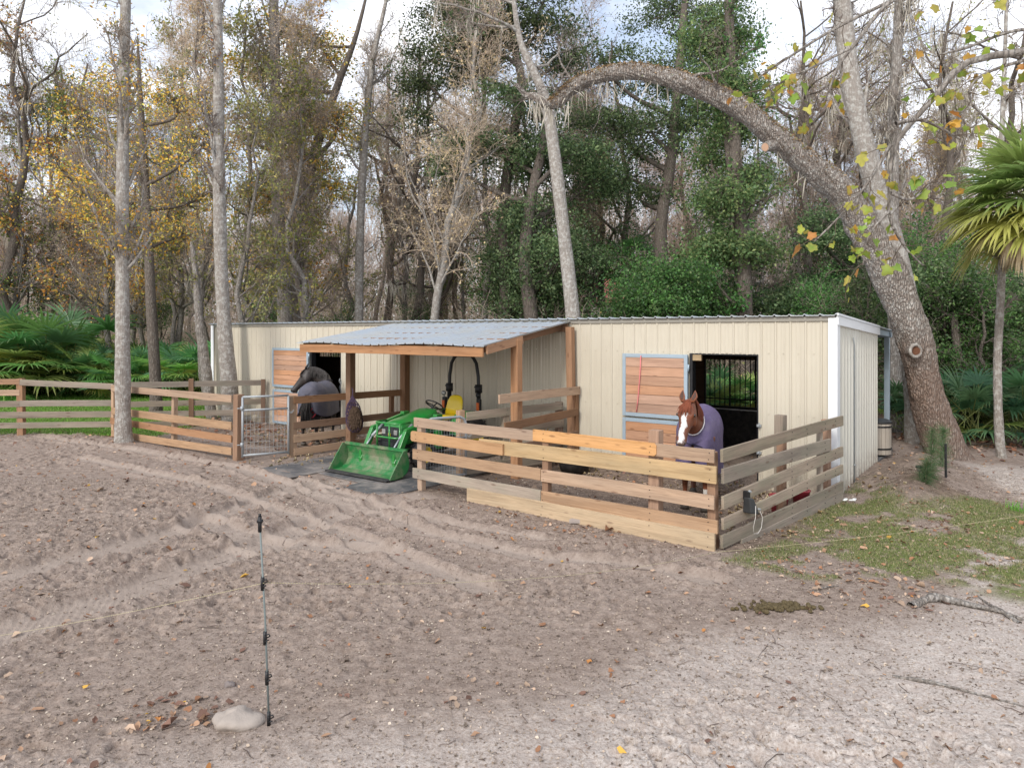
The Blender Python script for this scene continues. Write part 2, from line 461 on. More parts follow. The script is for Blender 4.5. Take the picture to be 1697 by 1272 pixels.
# fan palm frond: leaflets radiating from the end of a stalk
def frond(g, base, out, length, petiole, droop=.5, nl=26, arc=200, cols=None, dead=False, fold=.5):
    """base: point; out: unit direction of the stalk; returns V,q,C"""
    out = nrm(np.array(out, float)); base = np.array(base, float)
    side = nrm(np.cross(out, [0, 0, 1.]) + 1e-6); up = np.cross(side, out)
    Vs = []; Cs = []; Q = []
    # stalk: a gentle arc
    k = 5; P = np.empty((1, k, 3)); d = out.copy(); P[0, 0] = base
    for j in range(1, k):
        d = nrm(d+np.array([0, 0, -droop*.12])); P[0, j] = P[0, j-1]+d*petiole/(k-1)
    v, q = tubes(P, np.linspace(.014, .008, k)[None], 4); cst = (.22,.25,.08) if not dead else (.3,.2,.12)
    parts = [(v, q, const(v, cst))]
    tip = P[0, -1]; d0 = nrm(d+np.array([0, 0, -.15])); side = nrm(np.cross(d0, [0, 0, 1.])+1e-6); up = np.cross(side, d0)
    c = cols[g.integers(len(cols))]
    base_c = np.array(c)*g.uniform(.8, 1.2)
    angs = np.radians(np.linspace(-arc/2, arc/2, nl))
    K = 5; V = np.empty((nl, K, 3, 3)); tt = np.linspace(0, 1, K)
    for i, a in enumerate(angs):
        ln = length*(1-.25*abs(a)/np.radians(arc/2))*g.uniform(.88, 1.05)
        dl = nrm(d0*math.cos(a)+side*math.sin(a)+up*(.22*abs(math.sin(a))))
        pr = nrm(np.cross(up, dl)); w = np.array([.012, .030, .026, .015, .002])*length/.8
        p = tip.copy(); dd = dl.copy()
        for j in range(K):
            if j: 
                dd = nrm(dd+np.array([0, 0, -(droop*.45*tt[j]**1.3 if not dead else .55)])+g.normal(size=3)*.03); p = p+dd*ln/(K-1)
            V[i, j, 0] = p-pr*w[j]+up*w[j]*fold; V[i, j, 1] = p; V[i, j, 2] = p+pr*w[j]+up*w[j]*fold
    idx = np.arange(nl*K*3).reshape(nl, K, 3)
    q = np.concatenate([np.stack([idx[:, :-1, s], idx[:, :-1, s+1], idx[:, 1:, s+1], idx[:, 1:, s]], -1).reshape(-1, 4) for s in (0, 1)])
    C = np.tile(base_c, (nl*K*3, 1)).reshape(nl, K, 3, 3)
    C = C*g.uniform(.85, 1.15, (nl, 1, 1, 1)); C[:, -1] = C[:, -1]*.5+np.array([.35,.27,.12])*.5
    parts.append((V.reshape(-1, 3), q, C.reshape(-1, 3)))
    return join(parts)
PALMG = [(.17,.37,.10), (.13,.30,.10), (.25,.44,.11), (.15,.33,.15), (.36,.48,.14)]
PALMY = [(.33,.36,.08), (.22,.30,.07)]
def palmetto_mesh(seed, n=13, h=1.0, L=.75, cols=PALMG, yellow=.12):
    g = np.random.default_rng(seed); parts = []
    for i in range(n):
        a = g.uniform(0, 2*np.pi); el = g.uniform(.25, 1.25)
        o = (math.cos(a)*math.cos(el), math.sin(a)*math.cos(el), math.sin(el))
        cc = PALMY if g.uniform() < yellow else cols
        V, F, C = frond(g, (g.normal()*.12, g.normal()*.12, g.uniform(0, .3)*h), o, L*g.uniform(.75, 1.15), h*g.uniform(.6, 1.15), g.uniform(.4, 1.0), 22, g.uniform(190, 250), cc)
        parts.append((V, np.concatenate(F), C))
    V, F, C = join(parts); return np_mesh('fronds', V, F, C)
# ------------------------------------------------------------------ materials used by the built things
M = MATS
M['w_old'] = wood('weathered_wood', (.34,.215,.135), (.51,.355,.235), (.25,.19,.14), .5)
M['w_grey'] = wood('grey_wood', (.255,.205,.16), (.405,.33,.26), (.15,.13,.105), .6, green=.16)
M['w_pine'] = wood('pine_wood', (.37,.255,.14), (.54,.395,.24), (.28,.23,.15), .55)
M['w_new'] = wood('new_wood', (.50,.27,.12), (.62,.38,.20), (.40,.25,.14), .35)
M['w_brown'] = wood('brown_wood', (.20,.115,.07), (.31,.19,.12), (.15,.10,.075), .4)
M['w_orange'] = wood('orange_wood', (.30,.165,.095), (.43,.26,.16), (.24,.16,.11), .4)
M['w_door'] = wood('door_wood', (.42,.23,.14), (.60,.37,.245), (.33,.18,.12), .35)
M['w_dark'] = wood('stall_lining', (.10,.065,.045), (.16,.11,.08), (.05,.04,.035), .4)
def siding(nm='cream_siding', A=(.52,.47,.37), Bc=(.59,.54,.44)):
    t = NT(nm); c = t.coord('Object'); sp = t.n('ShaderNodeSeparateXYZ'); t.l(c, sp.inputs[0])
    k = t.math('FLOOR', t.math('DIVIDE', t.math('ADD', sp.outputs[0], t.math('MULTIPLY', sp.outputs[1], 1.0)), .9144))
    wn = t.n('ShaderNodeTexWhiteNoise', noise_dimensions='1D'); t.l(k, wn.inputs['W'])
    n = t.noise(c, 1.1, 5); st_ = t.noise(t.coord('Object', (7, 7, .5)), 1.6, 5, .65)
    col = t.mix(n, A, Bc)
    col = t.mix(t.math('MULTIPLY', wn.outputs['Value'], .28), col, (.50,.455,.37))
    col = t.mix(t.math('MULTIPLY', t.ramp(st_, [(.5, (0,0,0)), (.75, (1,1,1))]), .28), col, (.36,.31,.24))
    mud = t.math('MULTIPLY', t.ramp(sp.outputs[2], [(0, (1,1,1)), (.42, (0,0,0))]), t.ramp(t.noise(c, 9, 6, .7), [(.38, (0,0,0)), (.62, (1,1,1))]))
    col = t.mix(t.math('MULTIPLY', mud, .8), col, (.30,.235,.185))
    b = t.bump(t.noise(c, 2.6, 2), .25, .03)
    t.pbr(col, t.math('MULTIPLY_ADD', n, .2, .32), 0, b, .45); return t.m
M['siding'] = siding()
M['white_trim'] = plain('white_trim', (.78,.80,.82), .4, 0, .5, .03)
M['galv'] = plain('galvanised', (.36,.39,.41), .55, .35, .5, .15, 9, 0, 0, .35, (.27,.25,.23))
M['steel'] = plain('blue_steel', (.36,.45,.52), .45, .3, .5, .08, 7, 0, 0, .2, (.3,.3,.3))
M['roof'] = plain('tin_roof', (.47,.52,.57), .42, .5, .5, .10, 1.6, 0, 0, .55, (.58,.53,.43))
M['black'] = plain('black_metal', (.018,.018,.02), .45, .3, .5, .1)
M['rubber'] = plain('rubber', (.030,.030,.032), .8, 0, .3, .3, 14, .4, 0, .45, (.13,.115,.10))
M['mat'] = plain('rubber_mat', (.085,.087,.092), .6, 0, .4, .25, 3, .3, 0, .95, (.33,.29,.26))
M['tgreen'] = plain('tractor_green', (.012,.23,.035), .32, 0, .5, .12, 3, 0, .3, .55, (.10,.17,.07))
M['tgreen_worn'] = plain('worn_green', (.020,.17,.045), .5, 0, .5, .2, 5, .2, 0, .95, (.24,.22,.15))
M['tyellow'] = plain('tractor_yellow', (.78,.56,.015), .38, 0, .5, .05, 4, 0, .2, .1)
M['dkplastic'] = plain('dark_plastic', (.03,.032,.034), .5, 0, .5, .15)
M['orange_lamp'] = plain('orange_lens', (.55,.11,.02), .3, 0, .5)
M['glass_lamp'] = plain('lamp_glass', (.32,.32,.31), .15, .2, .6)
M['red'] = plain('red_plastic', (.42,.05,.065), .4, 0, .5, .1, 5, 0, 0, .2, (.4,.15,.12))
M['pink'] = plain('pink_rope', (.72,.22,.22), .8)
M['hay'] = plain('hay', (.34,.27,.15), .95, 0, .1, .35, 25, .8)
M['netting'] = plain('purple_net', (.06,.035,.07), .9)
M['haystuff'] = plain('hay_in_net', (.075,.05,.035), .95, 0, .1, .4, 30, 1)
M['orange_hose'] = plain('orange_hose', (.62,.32,.05), .6)
M['moss'] = plain('spanish_moss', (.48,.44,.37), .95, 0, .1, .25, .8)
M['leaf'] = leafmat('leaf')
M['palm'] = leafmat('palm_leaf', .42, .38)
M['dryleaf'] = leafmat('dry_leaf', .1, .8)

# ------------------------------------------------------------------ boards, posts and fences
def board(name, A, Bp, h, th, mat, parent, bend=.006, roll=0.0, bevel=.004, label=None, rnd_end=False, nails=()):
    """a board between two world points (its centre line), long side standing up"""
    A = Vector(A); Bp = Vector(Bp); d = Bp-A; L = d.length; x = d/L
    y = Vector((0,0,1)).cross(x)
    y = y.normalized() if y.length > .05 else Vector((0,1,0)); z = x.cross(y)
    W = Matrix((( x.x, y.x, z.x, A.x), (x.y, y.y, z.y, A.y), (x.z, y.z, z.z, A.z), (0,0,0,1)))
    n = max(2, int(L/.4)+1); vs = []; fs = []
    ph = rnd.uniform(0, 6); b = bend
    for i in range(n+1):
        t = i/n; ox = L*t; dy = b*math.sin(ph+t*4.0+L); dz = b*math.cos(ph*1.7+t*5)
        e = 0
        if rnd_end and i == n: e = h*.16
        for (sy, sz) in ((-1,-1),(1,-1),(1,1),(-1,1)):
            vs.append((ox, dy+sy*th/2, dz+sz*(h/2-e)))
    if rnd_end:   # clipped corners at the far end
        ins = [(L-.03, vs[-4][1]*0+sy*th/2, sz*h/2) for (sy, sz) in ((-1,-1),(1,-1),(1,1),(-1,1))]
        last = vs[-4:]; vs = vs[:-4]+ins+last; n += 1
    for i in range(n):
        for j in range(4):
            a, c = i*4+j, i*4+(j+1) % 4; fs.append((a, c, c+4, a+4))
    fs.append((3,2,1,0)); fs.append(tuple(n*4+q for q in range(4)))
    m = MB(); m.add(vs, fs)
    if nails:
        m.cur = 1
        for nx in nails:
            for q in (-.27, .25):
                for k_ in (-1, 1):
                    xx = nx+rnd.uniform(-.012, .012); zz_ = q*h+rnd.uniform(-.008, .008)
                    m.cyl((xx, k_*(th/2+b+.0005), zz_), (0,1,0), .0065, .003+2*b, 7)
        mat = [mat, MATS['black']]
    return m.build(name, mat, parent, W, bevel=bevel, label=label)
def post(A, h, w, mat, parent, lean=(0,0), name='post', z0=-.25, rot=0.0, th=None):
    """upright post: its grain axis is local x"""
    th = th or w; A = Vector(A)
    top = Vector((A.x+lean[0], A.y+lean[1], A.z+h)); bot = Vector((A.x, A.y, A.z+z0))
    x = (top-bot).normalized(); y = Matrix.Rotation(rot, 3, 'Z') @ Vector((0,1,0)); y = (y-x*x.dot(y)).normalized(); z = x.cross(y)
    W = Matrix(((x.x, y.x, z.x, bot.x), (x.y, y.y, z.y, bot.y), (x.z, y.z, z.z, bot.z), (0,0,0,1)))
    L = (top-bot).length; m = MB().box(0, L, -w/2, w/2, -th/2, th/2)
    return m.build(name, mat, parent, W, bevel=.006)
def fence(name, label, A, Bp, posts, rails, cat='fence', side=-1, group=None):
    """posts: (frac, height, width, matkey, offset); rails: (fa, fb, (z0a,z1a), (z0b,z1b), matkey, extra offset, flag)"""
    A = Vector(A); Bp = Vector(Bp); d = (Bp-A); d.z = 0; n = Vector((0,0,1)).cross(d).normalized()
    root = empty(name, Vector((A.x, A.y, 0)), label=label, cat=cat, group=group)
    ang = math.atan2(d.y, d.x)
    for p in posts:
        f, h, w, mk, off = p[:5]
        P = A+d*f+n*off
        post((P.x, P.y, 0), h, w, M[mk], root, (rnd.uniform(-.02,.02), rnd.uniform(-.02,.02)), rot=ang)
    for fa, fb, za, zb, mk, off, flag in rails:
        o = side*(.07+off)
        a = A+d*fa+n*o; b = A+d*fb+n*o
        a.z = (za[0]+za[1])/2; b.z = (zb[0]+zb[1])/2
        board('rail', a, b, (za[1]-za[0]+zb[1]-zb[0])/2, .036, M[mk], root, .003, nails=[(b-a).length*(p[0]-fa)/(fb-fa) for p in posts if fa != fb and .005 < (p[0]-fa)/(fb-fa) < .995], label=flag if isinstance(flag, str) else None, rnd_end=(flag is True or (isinstance(flag, str) and 'rounded' in flag)))
    return root

K = G(1188, 905)                      # front corner of the near pen
L0 = G(690, 806)
def fx(px, A, Bp):
    """fraction along ground line A-B where the photo column px crosses"""
    r = (px-CX)/FPX; d = Bp-A
    return (r*A.y-A.x)/(d.x-r*d.y)
f_ = lambda px: fx(px, L0, K)
fence('plank_fence', 'near pen front fence of mixed old and new planks, the horse looks over it', L0, K,
    [(f_(699),1.10,.10,'w_old',.0), (f_(906),1.0,.10,'w_brown',.0), (f_(1083),1.29,.14,'w_orange',.06), (f_(1180),1.10,.10,'w_orange',.05)],
    [(f_(692), f_(889), (.985,1.135), (.985,1.135), 'w_old', 0, None),
     (f_(889), f_(1093), (1.0,1.155), (.985,1.145), 'w_new', .004, 'fresh orange board with a rounded end patched into the top row'),
     (f_(1093)-.004, 1.0, (.985,1.14), (.985,1.14), 'w_old', -.006, None),
     (f_(842), f_(690), (.735,.895), (.76,.925), 'w_new', .042, 'fresh orange board with a rounded end at the left of the second row'),
     (f_(800), 1.005, (.735,.925), (.745,.96), 'w_pine', 0, None),
     (0, f_(902), (.46,.625), (.455,.615), 'w_old', 0, None),
     (f_(902)+.002, 1.0, (.45,.61), (.445,.61), 'w_old', .003, None),
     (0, f_(902), (.155,.32), (.155,.315), 'w_grey', 0, None),
     (f_(902)+.002, 1.008, (.16,.315), (.175,.325), 'w_old', .003, None),
     (f_(782), 1.004, (-.06,.17), (-.03,.175), 'w_pine', .03, 'wide pale pine board along the ground')])
SW = B(.05, -.12)
s_ = lambda px: fx(px, K, SW)
fence('plank_fence', 'weathered grey side fence running back from the front corner to the stable end wall', K, SW,
    [(s_(1302),1.12,.10,'w_orange',.06), (s_(1327),1.34,.13,'w_grey',.30), (s_(1374),1.22,.11,'w_orange',.05), (s_(1357),.0+1.12,.07,'w_grey',-.02)],
    [(-.006, 1.0, (.995,1.155), (1.12,1.26), 'w_grey', 0, None),
     (0, s_(1367), (.74,.93), (.80,.96), 'w_grey', 0, None),
     (0, 1.0, (.44,.61), (.66,.79), 'w_grey', 0, None),
     (0, 1.0, (.21,.345), (.40,.53), 'w_grey', 0, None),
     (-.004, 1.0, (-.02,.15), (.14,.27), 'w_grey', 0, None),
     (.12, 1.0, (-.14,.02), (-.02,.135), 'w_grey', .005, None)], side=-1)
# partition between the near pen and the tractor bay
P0 = B(-5.62, -2.25); P1 = B(-4.86, -.10)
fence('plank_fence', 'grey partition fence between the tractor bay and the near pen', P0, P1,
    [(0,1.15,.12,'w_old',0), (.40,1.11,.12,'w_grey',0), (.95,1.18,.11,'w_brown',0)],
    [(.03,.96,(.97,1.12),(1.04,1.18),'w_grey',0,None), (.02,.98,(.30,.46),(.36,.50),'w_grey',0,None), (.02,.98,(.64,.78),(.70,.84),'w_grey',0,None), (0,.98,(.02,.20),(.06,.22),'w_grey',.0,None)], side=-1)
P2 = B(-4.76, -2.35); P3 = B(-4.60, -.05)
fence('plank_fence', 'taller brown rail fence section behind the grey partition, against the shelter post', P2, P3,
    [(.985,1.46,.10,'w_brown',-.0)],
    [(0,1.0,(1.33,1.48),(1.33,1.49),'w_old',0,None), (.06,.97,(.86,1.0),(.93,1.07),'w_brown',0,None), (.2,.97,(.44,.6),(.5,.64),'w_brown',0,None)], side=-1)
# left pen
LA = G(190, 722); LB = G(397, 760)
l_ = lambda px: fx(px, LA, LB)
fence('plank_fence', 'brown plank fence of the far pen, from the tree to the gate', LA, LB,
    [(.0,1.24,.12,'w_old',0), (l_(284),1.2,.10,'w_old',.06), (.99,1.28,.15,'w_orange',0)],
    [(0,.97,(1.10,1.25),(1.12,1.26),'w_old',0,None), (.0,.97,(.54,.70),(.57,.73),'w_old',0,None),
     (-.01,.97,(.30,.45),(.32,.46),'w_orange',0,None), (0,.97,(-.02,.16),(.08,.20),'w_old',0,None)], side=-1)
RA = G(484, 754); RB = B(-9.32, -.12)
r_ = lambda px: fx(px, RA, RB)
fence('plank_fence', 'plank fence with the hay net on it, between the far pen and the tractor bay', RA, RB,
    [(0,1.22,.15,'w_old',0), (.93,1.15,.09,'w_brown',.12)],
    [(0,1,(1.06,1.21),(1.06,1.20),'w_brown',0,None), (0,1,(.53,.68),(.56,.70),'w_brown',0,None),
     (0,1,(.26,.42),(.29,.44),'w_old',0,None), (0,1,(.0,.15),(.04,.18),'w_old',0,None)], side=-1)
BA = at(190, 636, 18.3); BA.z = 0; BB = B(-14.75, -.06)
b_ = lambda px: fx(px, BA, BB)
fence('plank_fence', 'grey rear fence of the far pen, ending at the stable door', BA, BB,
    [(b_(318),1.27,.12,'w_brown',-.06), (b_(436),1.22,.11,'w_brown',-.06)],
    [(0,1,(1.06,1.21),(1.05,1.2),'w_grey',0,None), (0,1,(.55,.70),(.53,.68),'w_grey',0,None), (0,1,(.28,.43),(.24,.39),'w_grey',0,None), (0,.6,(.02,.16),(.0,.14),'w_grey',0,None)], side=-1)
WA = G(36, 722); WB = G(190, 720)
d = (WB-WA)
fence('plank_fence', 'long paddock fence in front of the palmettos at the far left', WA-d*1.6, WB,
    [(1.6/2.6,1.40,.14,'w_orange',0), (.8/2.6,1.4,.14,'w_orange',0), (0,1.4,.14,'w_orange',0)],
    [(1.6/2.6,1,(1.24,1.38),(1.12,1.26),'w_grey',0,None), (0,1.6/2.6,(1.28,1.42),(1.26,1.39),'w_orange',0,None), (0,1.6/2.6,(.98,1.12),(.99,1.13),'w_old',0,None),
     (0,1.6/2.6,(.70,.85),(.72,.86),'w_grey',0,None), (1.6/2.6,1,(.72,.87),(.72,.86),'w_grey',0,None), (0,1,(.46,.61),(.44,.59),'w_grey',.0,None), (0,1,(.20,.34),(.2,.34),'w_grey',0,None)], side=-1)

# ------------------------------------------------------------------ gates
def gate(A, Bp, h, label, mesh_z, bars, dense, curved=False):
    A = Vector(A); Bp = Vector(Bp); d = Bp-A; L = d.length
    W = Matrix.Translation(A) @ Matrix.Rotation(math.atan2(d.y, d.x), 4, 'Z')
    r = empty('metal_gate', W, label=label, cat='gate')
    m = MB(); rr = .022
    if curved:
        m.tube([(0,0,.08),(0,0,h-.12),(.03,0,h-.04),(.12,0,h),(L-.12,0,h),(L-.03,0,h-.04),(L,0,h-.12),(L,0,.08)], rr, 10)
    else:
        m.tube([(0,0,.05),(0,0,h)], rr, 10); m.tube([(L,0,.05),(L,0,h)], rr, 10); m.tube([(0,0,h),(L,0,h)], rr, 10)
    m.tube([(0,0,.09),(L,0,.09)], rr, 10)
    for z in bars: m.tube([(0,0,z),(L,0,z)], rr*.9, 10)
    m.build('gate_frame', M['galv'], r, smooth=True)
    w = MB(); z0, z1 = mesh_z; nx = int(L/dense); nz = int((z1-z0)/(dense*1.6))
    for i in range(1, nx): w.tube([(i*L/nx,.0,z0),(i*L/nx,.0,z1)], .0028, 4, False)
    for i in range(nz+1): z = z0+(z1-z0)*i/nz; w.tube([(0,.004,z),(L,.004,z)], .0028, 4, False)
    w.build('wire_mesh', M['galv'], r)
    for z in (.3, h-.22): MB().tube([(-.01,0,z-.04),(-.01,0,z+.04)], .032, 10).tube([(-.01,0,z),(-.10,0,z)], .010, 6).build('hinge', M['galv'], r, smooth=True)
    l = MB(); 
    for i in range(7):
        a = L+.0+i*.016; c = Vector((a, -.02, h-.30-.05*math.sin(i*.5)))
        l.tube([c+Vector((math.cos(t)*.013, (.008 if i % 2 else -.002)*math.sin(t), math.sin(t)*.013)) for t in np.linspace(0, 2*math.pi, 9)], .003, 4, False)
    l.build('latch_chain', M['galv'], r)
    return r
gate(G(402, 762), G(478, 756), 1.24, 'narrow galvanised walk gate with wire mesh at the far pen', (.1,.95), [.98], .07)
gate(G(704, 803), G(772, 794), 1.08, 'galvanised mesh gate behind the left end of the near fence, beside the tractor', (.1,1.05), [.72], .05, True)

# ------------------------------------------------------------------ the stable
st = empty('stable_building', BM, label='long cream metal stable with stall doors along its front', cat='stable')
PITCH = .2286
def ribbed(x0, x1, zf0, zf1, y=0.0, axis='x', phase=0.0, out=-1, rib=.019):
    """single ribbed sheet between x0 and x1; zf0/zf1 give bottom and top height at x"""
    pts = []; k0 = int(math.floor((x0-phase)/PITCH))-1; k1 = int(math.ceil((x1-phase)/PITCH))+1
    for k in range(k0, k1):
        b = phase+k*PITCH
        for dx, dy in ((0,0),(.014,rib),(.032,rib),(.046,0),(.098,0),(.102,.004),(.112,.004),(.116,0),(.160,0),(.164,.004),(.174,.004),(.178,0)):
            pts.append((b+dx, dy))
    xs = [p[0] for p in pts]
    def yy(x): return float(np.interp(x, xs, [p[1] for p in pts]))
    sel = [(x0, yy(x0))]+[p for p in pts if x0 < p[0] < x1]+[(x1, yy(x1))]
    vs = []; fs = []
    for x, dy in sel:
        for z in (zf0(x) if callable(zf0) else zf0, zf1(x) if callable(zf1) else zf1):
            vs.append((x, y+out*dy, z) if axis == 'x' else (y-out*dy, x, z))
    for i in range(len(sel)-1):
        a = i*2
        fs.append((a, a+2, a+3, a+1) if axis == 'x' else (a, a+2, a+3, a+1))
    return vs, fs
H0, H1, BD, LEN = 2.74, 2.58, 3.55, 17.62
OL = (-12.80, -11.60, .0, 2.12); OR = (-2.33, -1.17, .0, 2.15)
m = MB()
for x0, x1, z0, z1 in ((-LEN, OL[0], -.1, H0), (OL[0], OL[1], OL[3], H0), (OL[1], OR[0], -.1, H0), (OR[0], OR[1], OR[3], H0), (OR[1], 0, -.1, H0)):
    m.add(*ribbed(x0, x1, z0, z1))
# screws
for zz in (1.2, 2.18):
    for k in range(int(LEN/PITCH)):
        x = -k*PITCH-.09
        if any(o[0]-.05 < x < o[1]+.05 and zz < o[3] for o in (OL, OR)): continue
        m.cyl((x, -.006, zz), (0,1,0), .012, .012, 6)
fw = m.build('front_wall', M['siding'], st)
m = MB(); m.add(*ribbed(0, BD, -.1, lambda y: H0+(H1-H0)*y/BD, y=0, axis='y', out=-1))
for zz in (1.2, 2.1):
    for k in range(15): m.cyl((.006, .12+k*PITCH, zz), (1,0,0), .009, .012, 6)
ew = m.build('end_wall', siding('pale_siding', (.60,.585,.52), (.67,.655,.59)), st)
m = MB().tube([(.035,1.2,-.02),(.035,1.2,2.3),(.035,1.12,2.42)], .011, 8)
m.tube([(.035,1.2,.3),(.045,1.2,.32)], .02, 8); m.build('conduit', M['galv'], st, smooth=True)
m = MB()   # far end, back wall with the two barred windows, lining
WR = (-3.42, -1.75, .92, 2.02); WL = (-17.0, -13.6, 1.72, 2.16)
for x0, x1, z0, z1 in ((-LEN, WL[0], 0, H1), (WL[0], WL[1], 0, WL[2]), (WL[0], WL[1], WL[3], H1), (WL[1], WR[0], 0, H1), (WR[0], WR[1], 0, WR[2]), (WR[0], WR[1], WR[3], H1), (WR[1], -.05, 0, H1)):
    m.box(x0, x1, BD-.05, BD-.01, z0-.1, z1-.03)
m.box(-LEN, -LEN+.04, .06, BD-.06, -.1, H1)
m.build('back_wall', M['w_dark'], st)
m = MB()   # plank lining inside the front wall and the end wall, stall partitions
for x0, x1, z0, z1 in ((-LEN+.05, OL[0], 0, 2.6), (OL[1], OR[0], 0, 2.6), (OR[1], -.06, 0, 2.6), (OL[0], OL[1], OL[3], 2.6), (OR[0], OR[1], OR[3], 2.6)):
    for k in range(11):
        a, b = k*.24, min(k*.24+.234, z1)
        if b <= z0: continue
        a = max(a, z0)
        if b > a: m.box(x0, x1, .03, .065, a, b)
for x in (-.05, -3.75, -7.4, -11.0, -17.5):
    for k in range(11): m.box(x-.035, x-.002, .07, BD-.06, k*.24, min(k*.24+.234, 2.52))
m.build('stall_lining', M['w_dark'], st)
for (x0, x1, z0, z1), n in ((WR, 15), (WL, 26)):
    m = MB()
    for i in range(n+1):
        x = x0+(x1-x0)*i/n; m.tube([(x, BD-.08, z0), (x, BD-.08, z1)], .011 if i % 5 else .02, 6)
    m.box(x0, x1, BD-.105, BD-.075, z0+.14, z0+.165); m.box(x0-.04, x1+.04, BD-.12, BD-.06, z1-.03, z1+.03)
    m.box(x0-.04, x1+.04, BD-.12, BD-.06, z0-.05, z0)
    m.build('window_bars', M['black'], st)
MB().box(WR[0]-.2, WR[1]+.1, BD-.16, BD-.125, .845, .865).build('window_ledge', M['white_trim'], st)
MB().box(WR[0]-.1, -.3, BD-.14, BD-.056, 0, .84).box(-.10, -.088, .6, BD-.3, 0, 1.2).build('wall_mat', M['rubber'], st)
# roof: ribbed sheet laid along the slope
def zr(y): return H0+.035-(H0-H1)/BD*y
vs, fs = ribbed(-LEN-.06, .06, 0, 1, 0, 'x', 0, 1, .022)
vs2 = []
for (x, dy, z) in vs:
    yy = -.09 if z == 0 else 5.2
    vs2.append((x, yy, zr(yy)+dy))
m = MB(); m.add(vs2, fs); m.add([(x, y, z-.012) for x, y, z in vs2], [f[::-1] for f in fs])
n2 = len(vs2)
m.f += [[i, i+2, i+2+n2, i+n2] for i in range(0, n2-2, 2)]; m.mi += [0]*len(range(0, n2-2, 2))
m.build('roof', M['roof'], st)
m = MB().box(-LEN, 0, -.035, -.022, H0-.05, H0+.02); m.build('eave_board', plain('eave_grey', (.30,.28,.24), .6, .2), st)
m = MB().box(-.006, .032, -.036, .15, -.06, H0-.0).box(-.10, -.006, -.036, -.021, -.06, H0-.0)
m.build('corner_trim', M['white_trim'], st)
MB().box(-LEN-.02, -LEN+.13, -.036, -.021, -.06, H0).build('corner_trim', M['white_trim'], st, bevel=.003)
m = MB()
for y0, y1 in ((-.05, BD),):
    m.add([(.022,y0,zr(y0)-.15),(.05,y0,zr(y0)-.15),(.05,y1,zr(y1)-.15),(.022,y1,zr(y1)-.15),(.022,y0,zr(y0)+.03),(.05,y0,zr(y0)+.03),(.05,y1,zr(y1)+.03),(.022,y1,zr(y1)+.03)],
        [(0,3,2,1),(4,5,6,7),(0,1,5,4),(1,2,6,5),(2,3,7,6),(3,0,4,7)])
m.build('roof_trim', M['white_trim'], st)
m = MB()
for x in (-.05, -6, -12): 
    m.box(x-.05, x+.05, 4.95, 5.05, -.1, zr(5.05)-.14)
m.box(-LEN, .04, 4.94, 5.06, zr(5)-.14, zr(5)-.03)
for x in (-.05,): m.add([(x-.04,BD,zr(BD)-.14),(x+.05,BD,zr(BD)-.14),(x+.05,5.2,zr(5.2)-.12),(x-.04,5.2,zr(5.2)-.12),(x-.04,BD,zr(BD)-.02),(x+.05,BD,zr(BD)-.02),(x+.05,5.2,zr(5.2)-.015),(x-.04,5.2,zr(5.2)-.015)],
        [(0,3,2,1),(4,5,6,7),(0,1,5,4),(1,2,6,5),(2,3,7,6),(3,0,4,7)])
m.build('porch_frame', M['steel'], st, bevel=.004)
m = MB().box(-LEN, .02, BD, 5.25, -.05, .035); m.build('porch_slab', plain('slab', (.17,.17,.17), .8, 0, .3, .2, 3), st)
# door jamb angles round the openings
for o in (OL, OR):
    m = MB(); x0, x1, z0, z1 = o
    m.box(x0-.005, x0+.05, -.03, .12, 0, z1).box(x1-.02, x1+.004, -.002, .10, 0, z1).box(x0, x1, -.003, .10, z1-.02, z1+.006)
    m.build('door_jamb', M['black'], st, bevel=.002)
# hinged stall doors folded flat against the wall, each an upper and a lower leaf
def leaf(x0, x1, z0, z1, y, nb):
    m = MB(); f = .065
    m.box(x0, x0+f, y-.05, y, z0, z1).box(x1-f, x1, y-.05, y, z0, z1).box(x0+f, x1-f, y-.048, y-.002, z1-f, z1).box(x0+f, x1-f, y-.048, y-.002, z0, z0+f)
    fr = m.build('stall_door', M['steel'], st, bevel=.004)
    hh = (z1-z0-2*f)/nb
    for i in range(nb):
        za = z0+f+i*hh
        b = board('door_plank', B(x0+f, y-.026, za+hh/2), B(x1-f, y-.026, za+hh/2), hh-.006, .03, M['w_door'], fr, bend=.0, bevel=.003)
    return fr
leaf(OR[0]-1.27, OR[0]-.02, 1.0, 2.13, -.035, 6)
leaf(OR[0]-1.27, OR[0]-.02, .03, .965, -.035, 5)
leaf(OL[0]-1.62, OL[0]-.03, 1.03, 2.10, -.035, 7)
leaf(OL[0]-1.60, OL[0]-.05, .03, .96, -.035, 5)
for z in (.25, .75, 1.25, 1.9):
    for xx in (OR[0]-.012, OL[0]-.02): MB().cyl((xx, -.06, z), (0,0,1), .018, .12, 8).build('hinge', M['steel'], st, smooth=True)
for z in (1.0, .56): m = MB().box(OR[1]-.01, OR[1]+.06, -.05, -.02, z-.02, z+.02); m.tube([(OR[1]+.03,-.04,z-.05),(OR[1]+.03,-.07,z),(OR[1]+.03,-.04,z+.05)], .008, 6); m.build('door_latch', M['galv'], st)
MB().tube([(OL[1]+.03,-.05,1.24),(OL[1]+.03,-.08,1.3),(OL[1]+.03,-.05,1.36)], .01, 6).build('door_latch', M['galv'], st)
MB().box(OR[0]+.02, OR[0]+.20, -.02, .03, 2.03, 2.13).build('corner_brace', M['w_pine'], st, bevel=.004)
m = MB().tube([(-3.22,-.10,2.10),(-3.24,-.105,1.7),(-3.28,-.10,1.3),(-3.31,-.10,1.08)], .009, 6)
m.build('hanging_rope', M['pink'], None, BM.copy(), smooth=True, label='thin pink rope hanging down the right stall door', cat='rope')
m = MB()
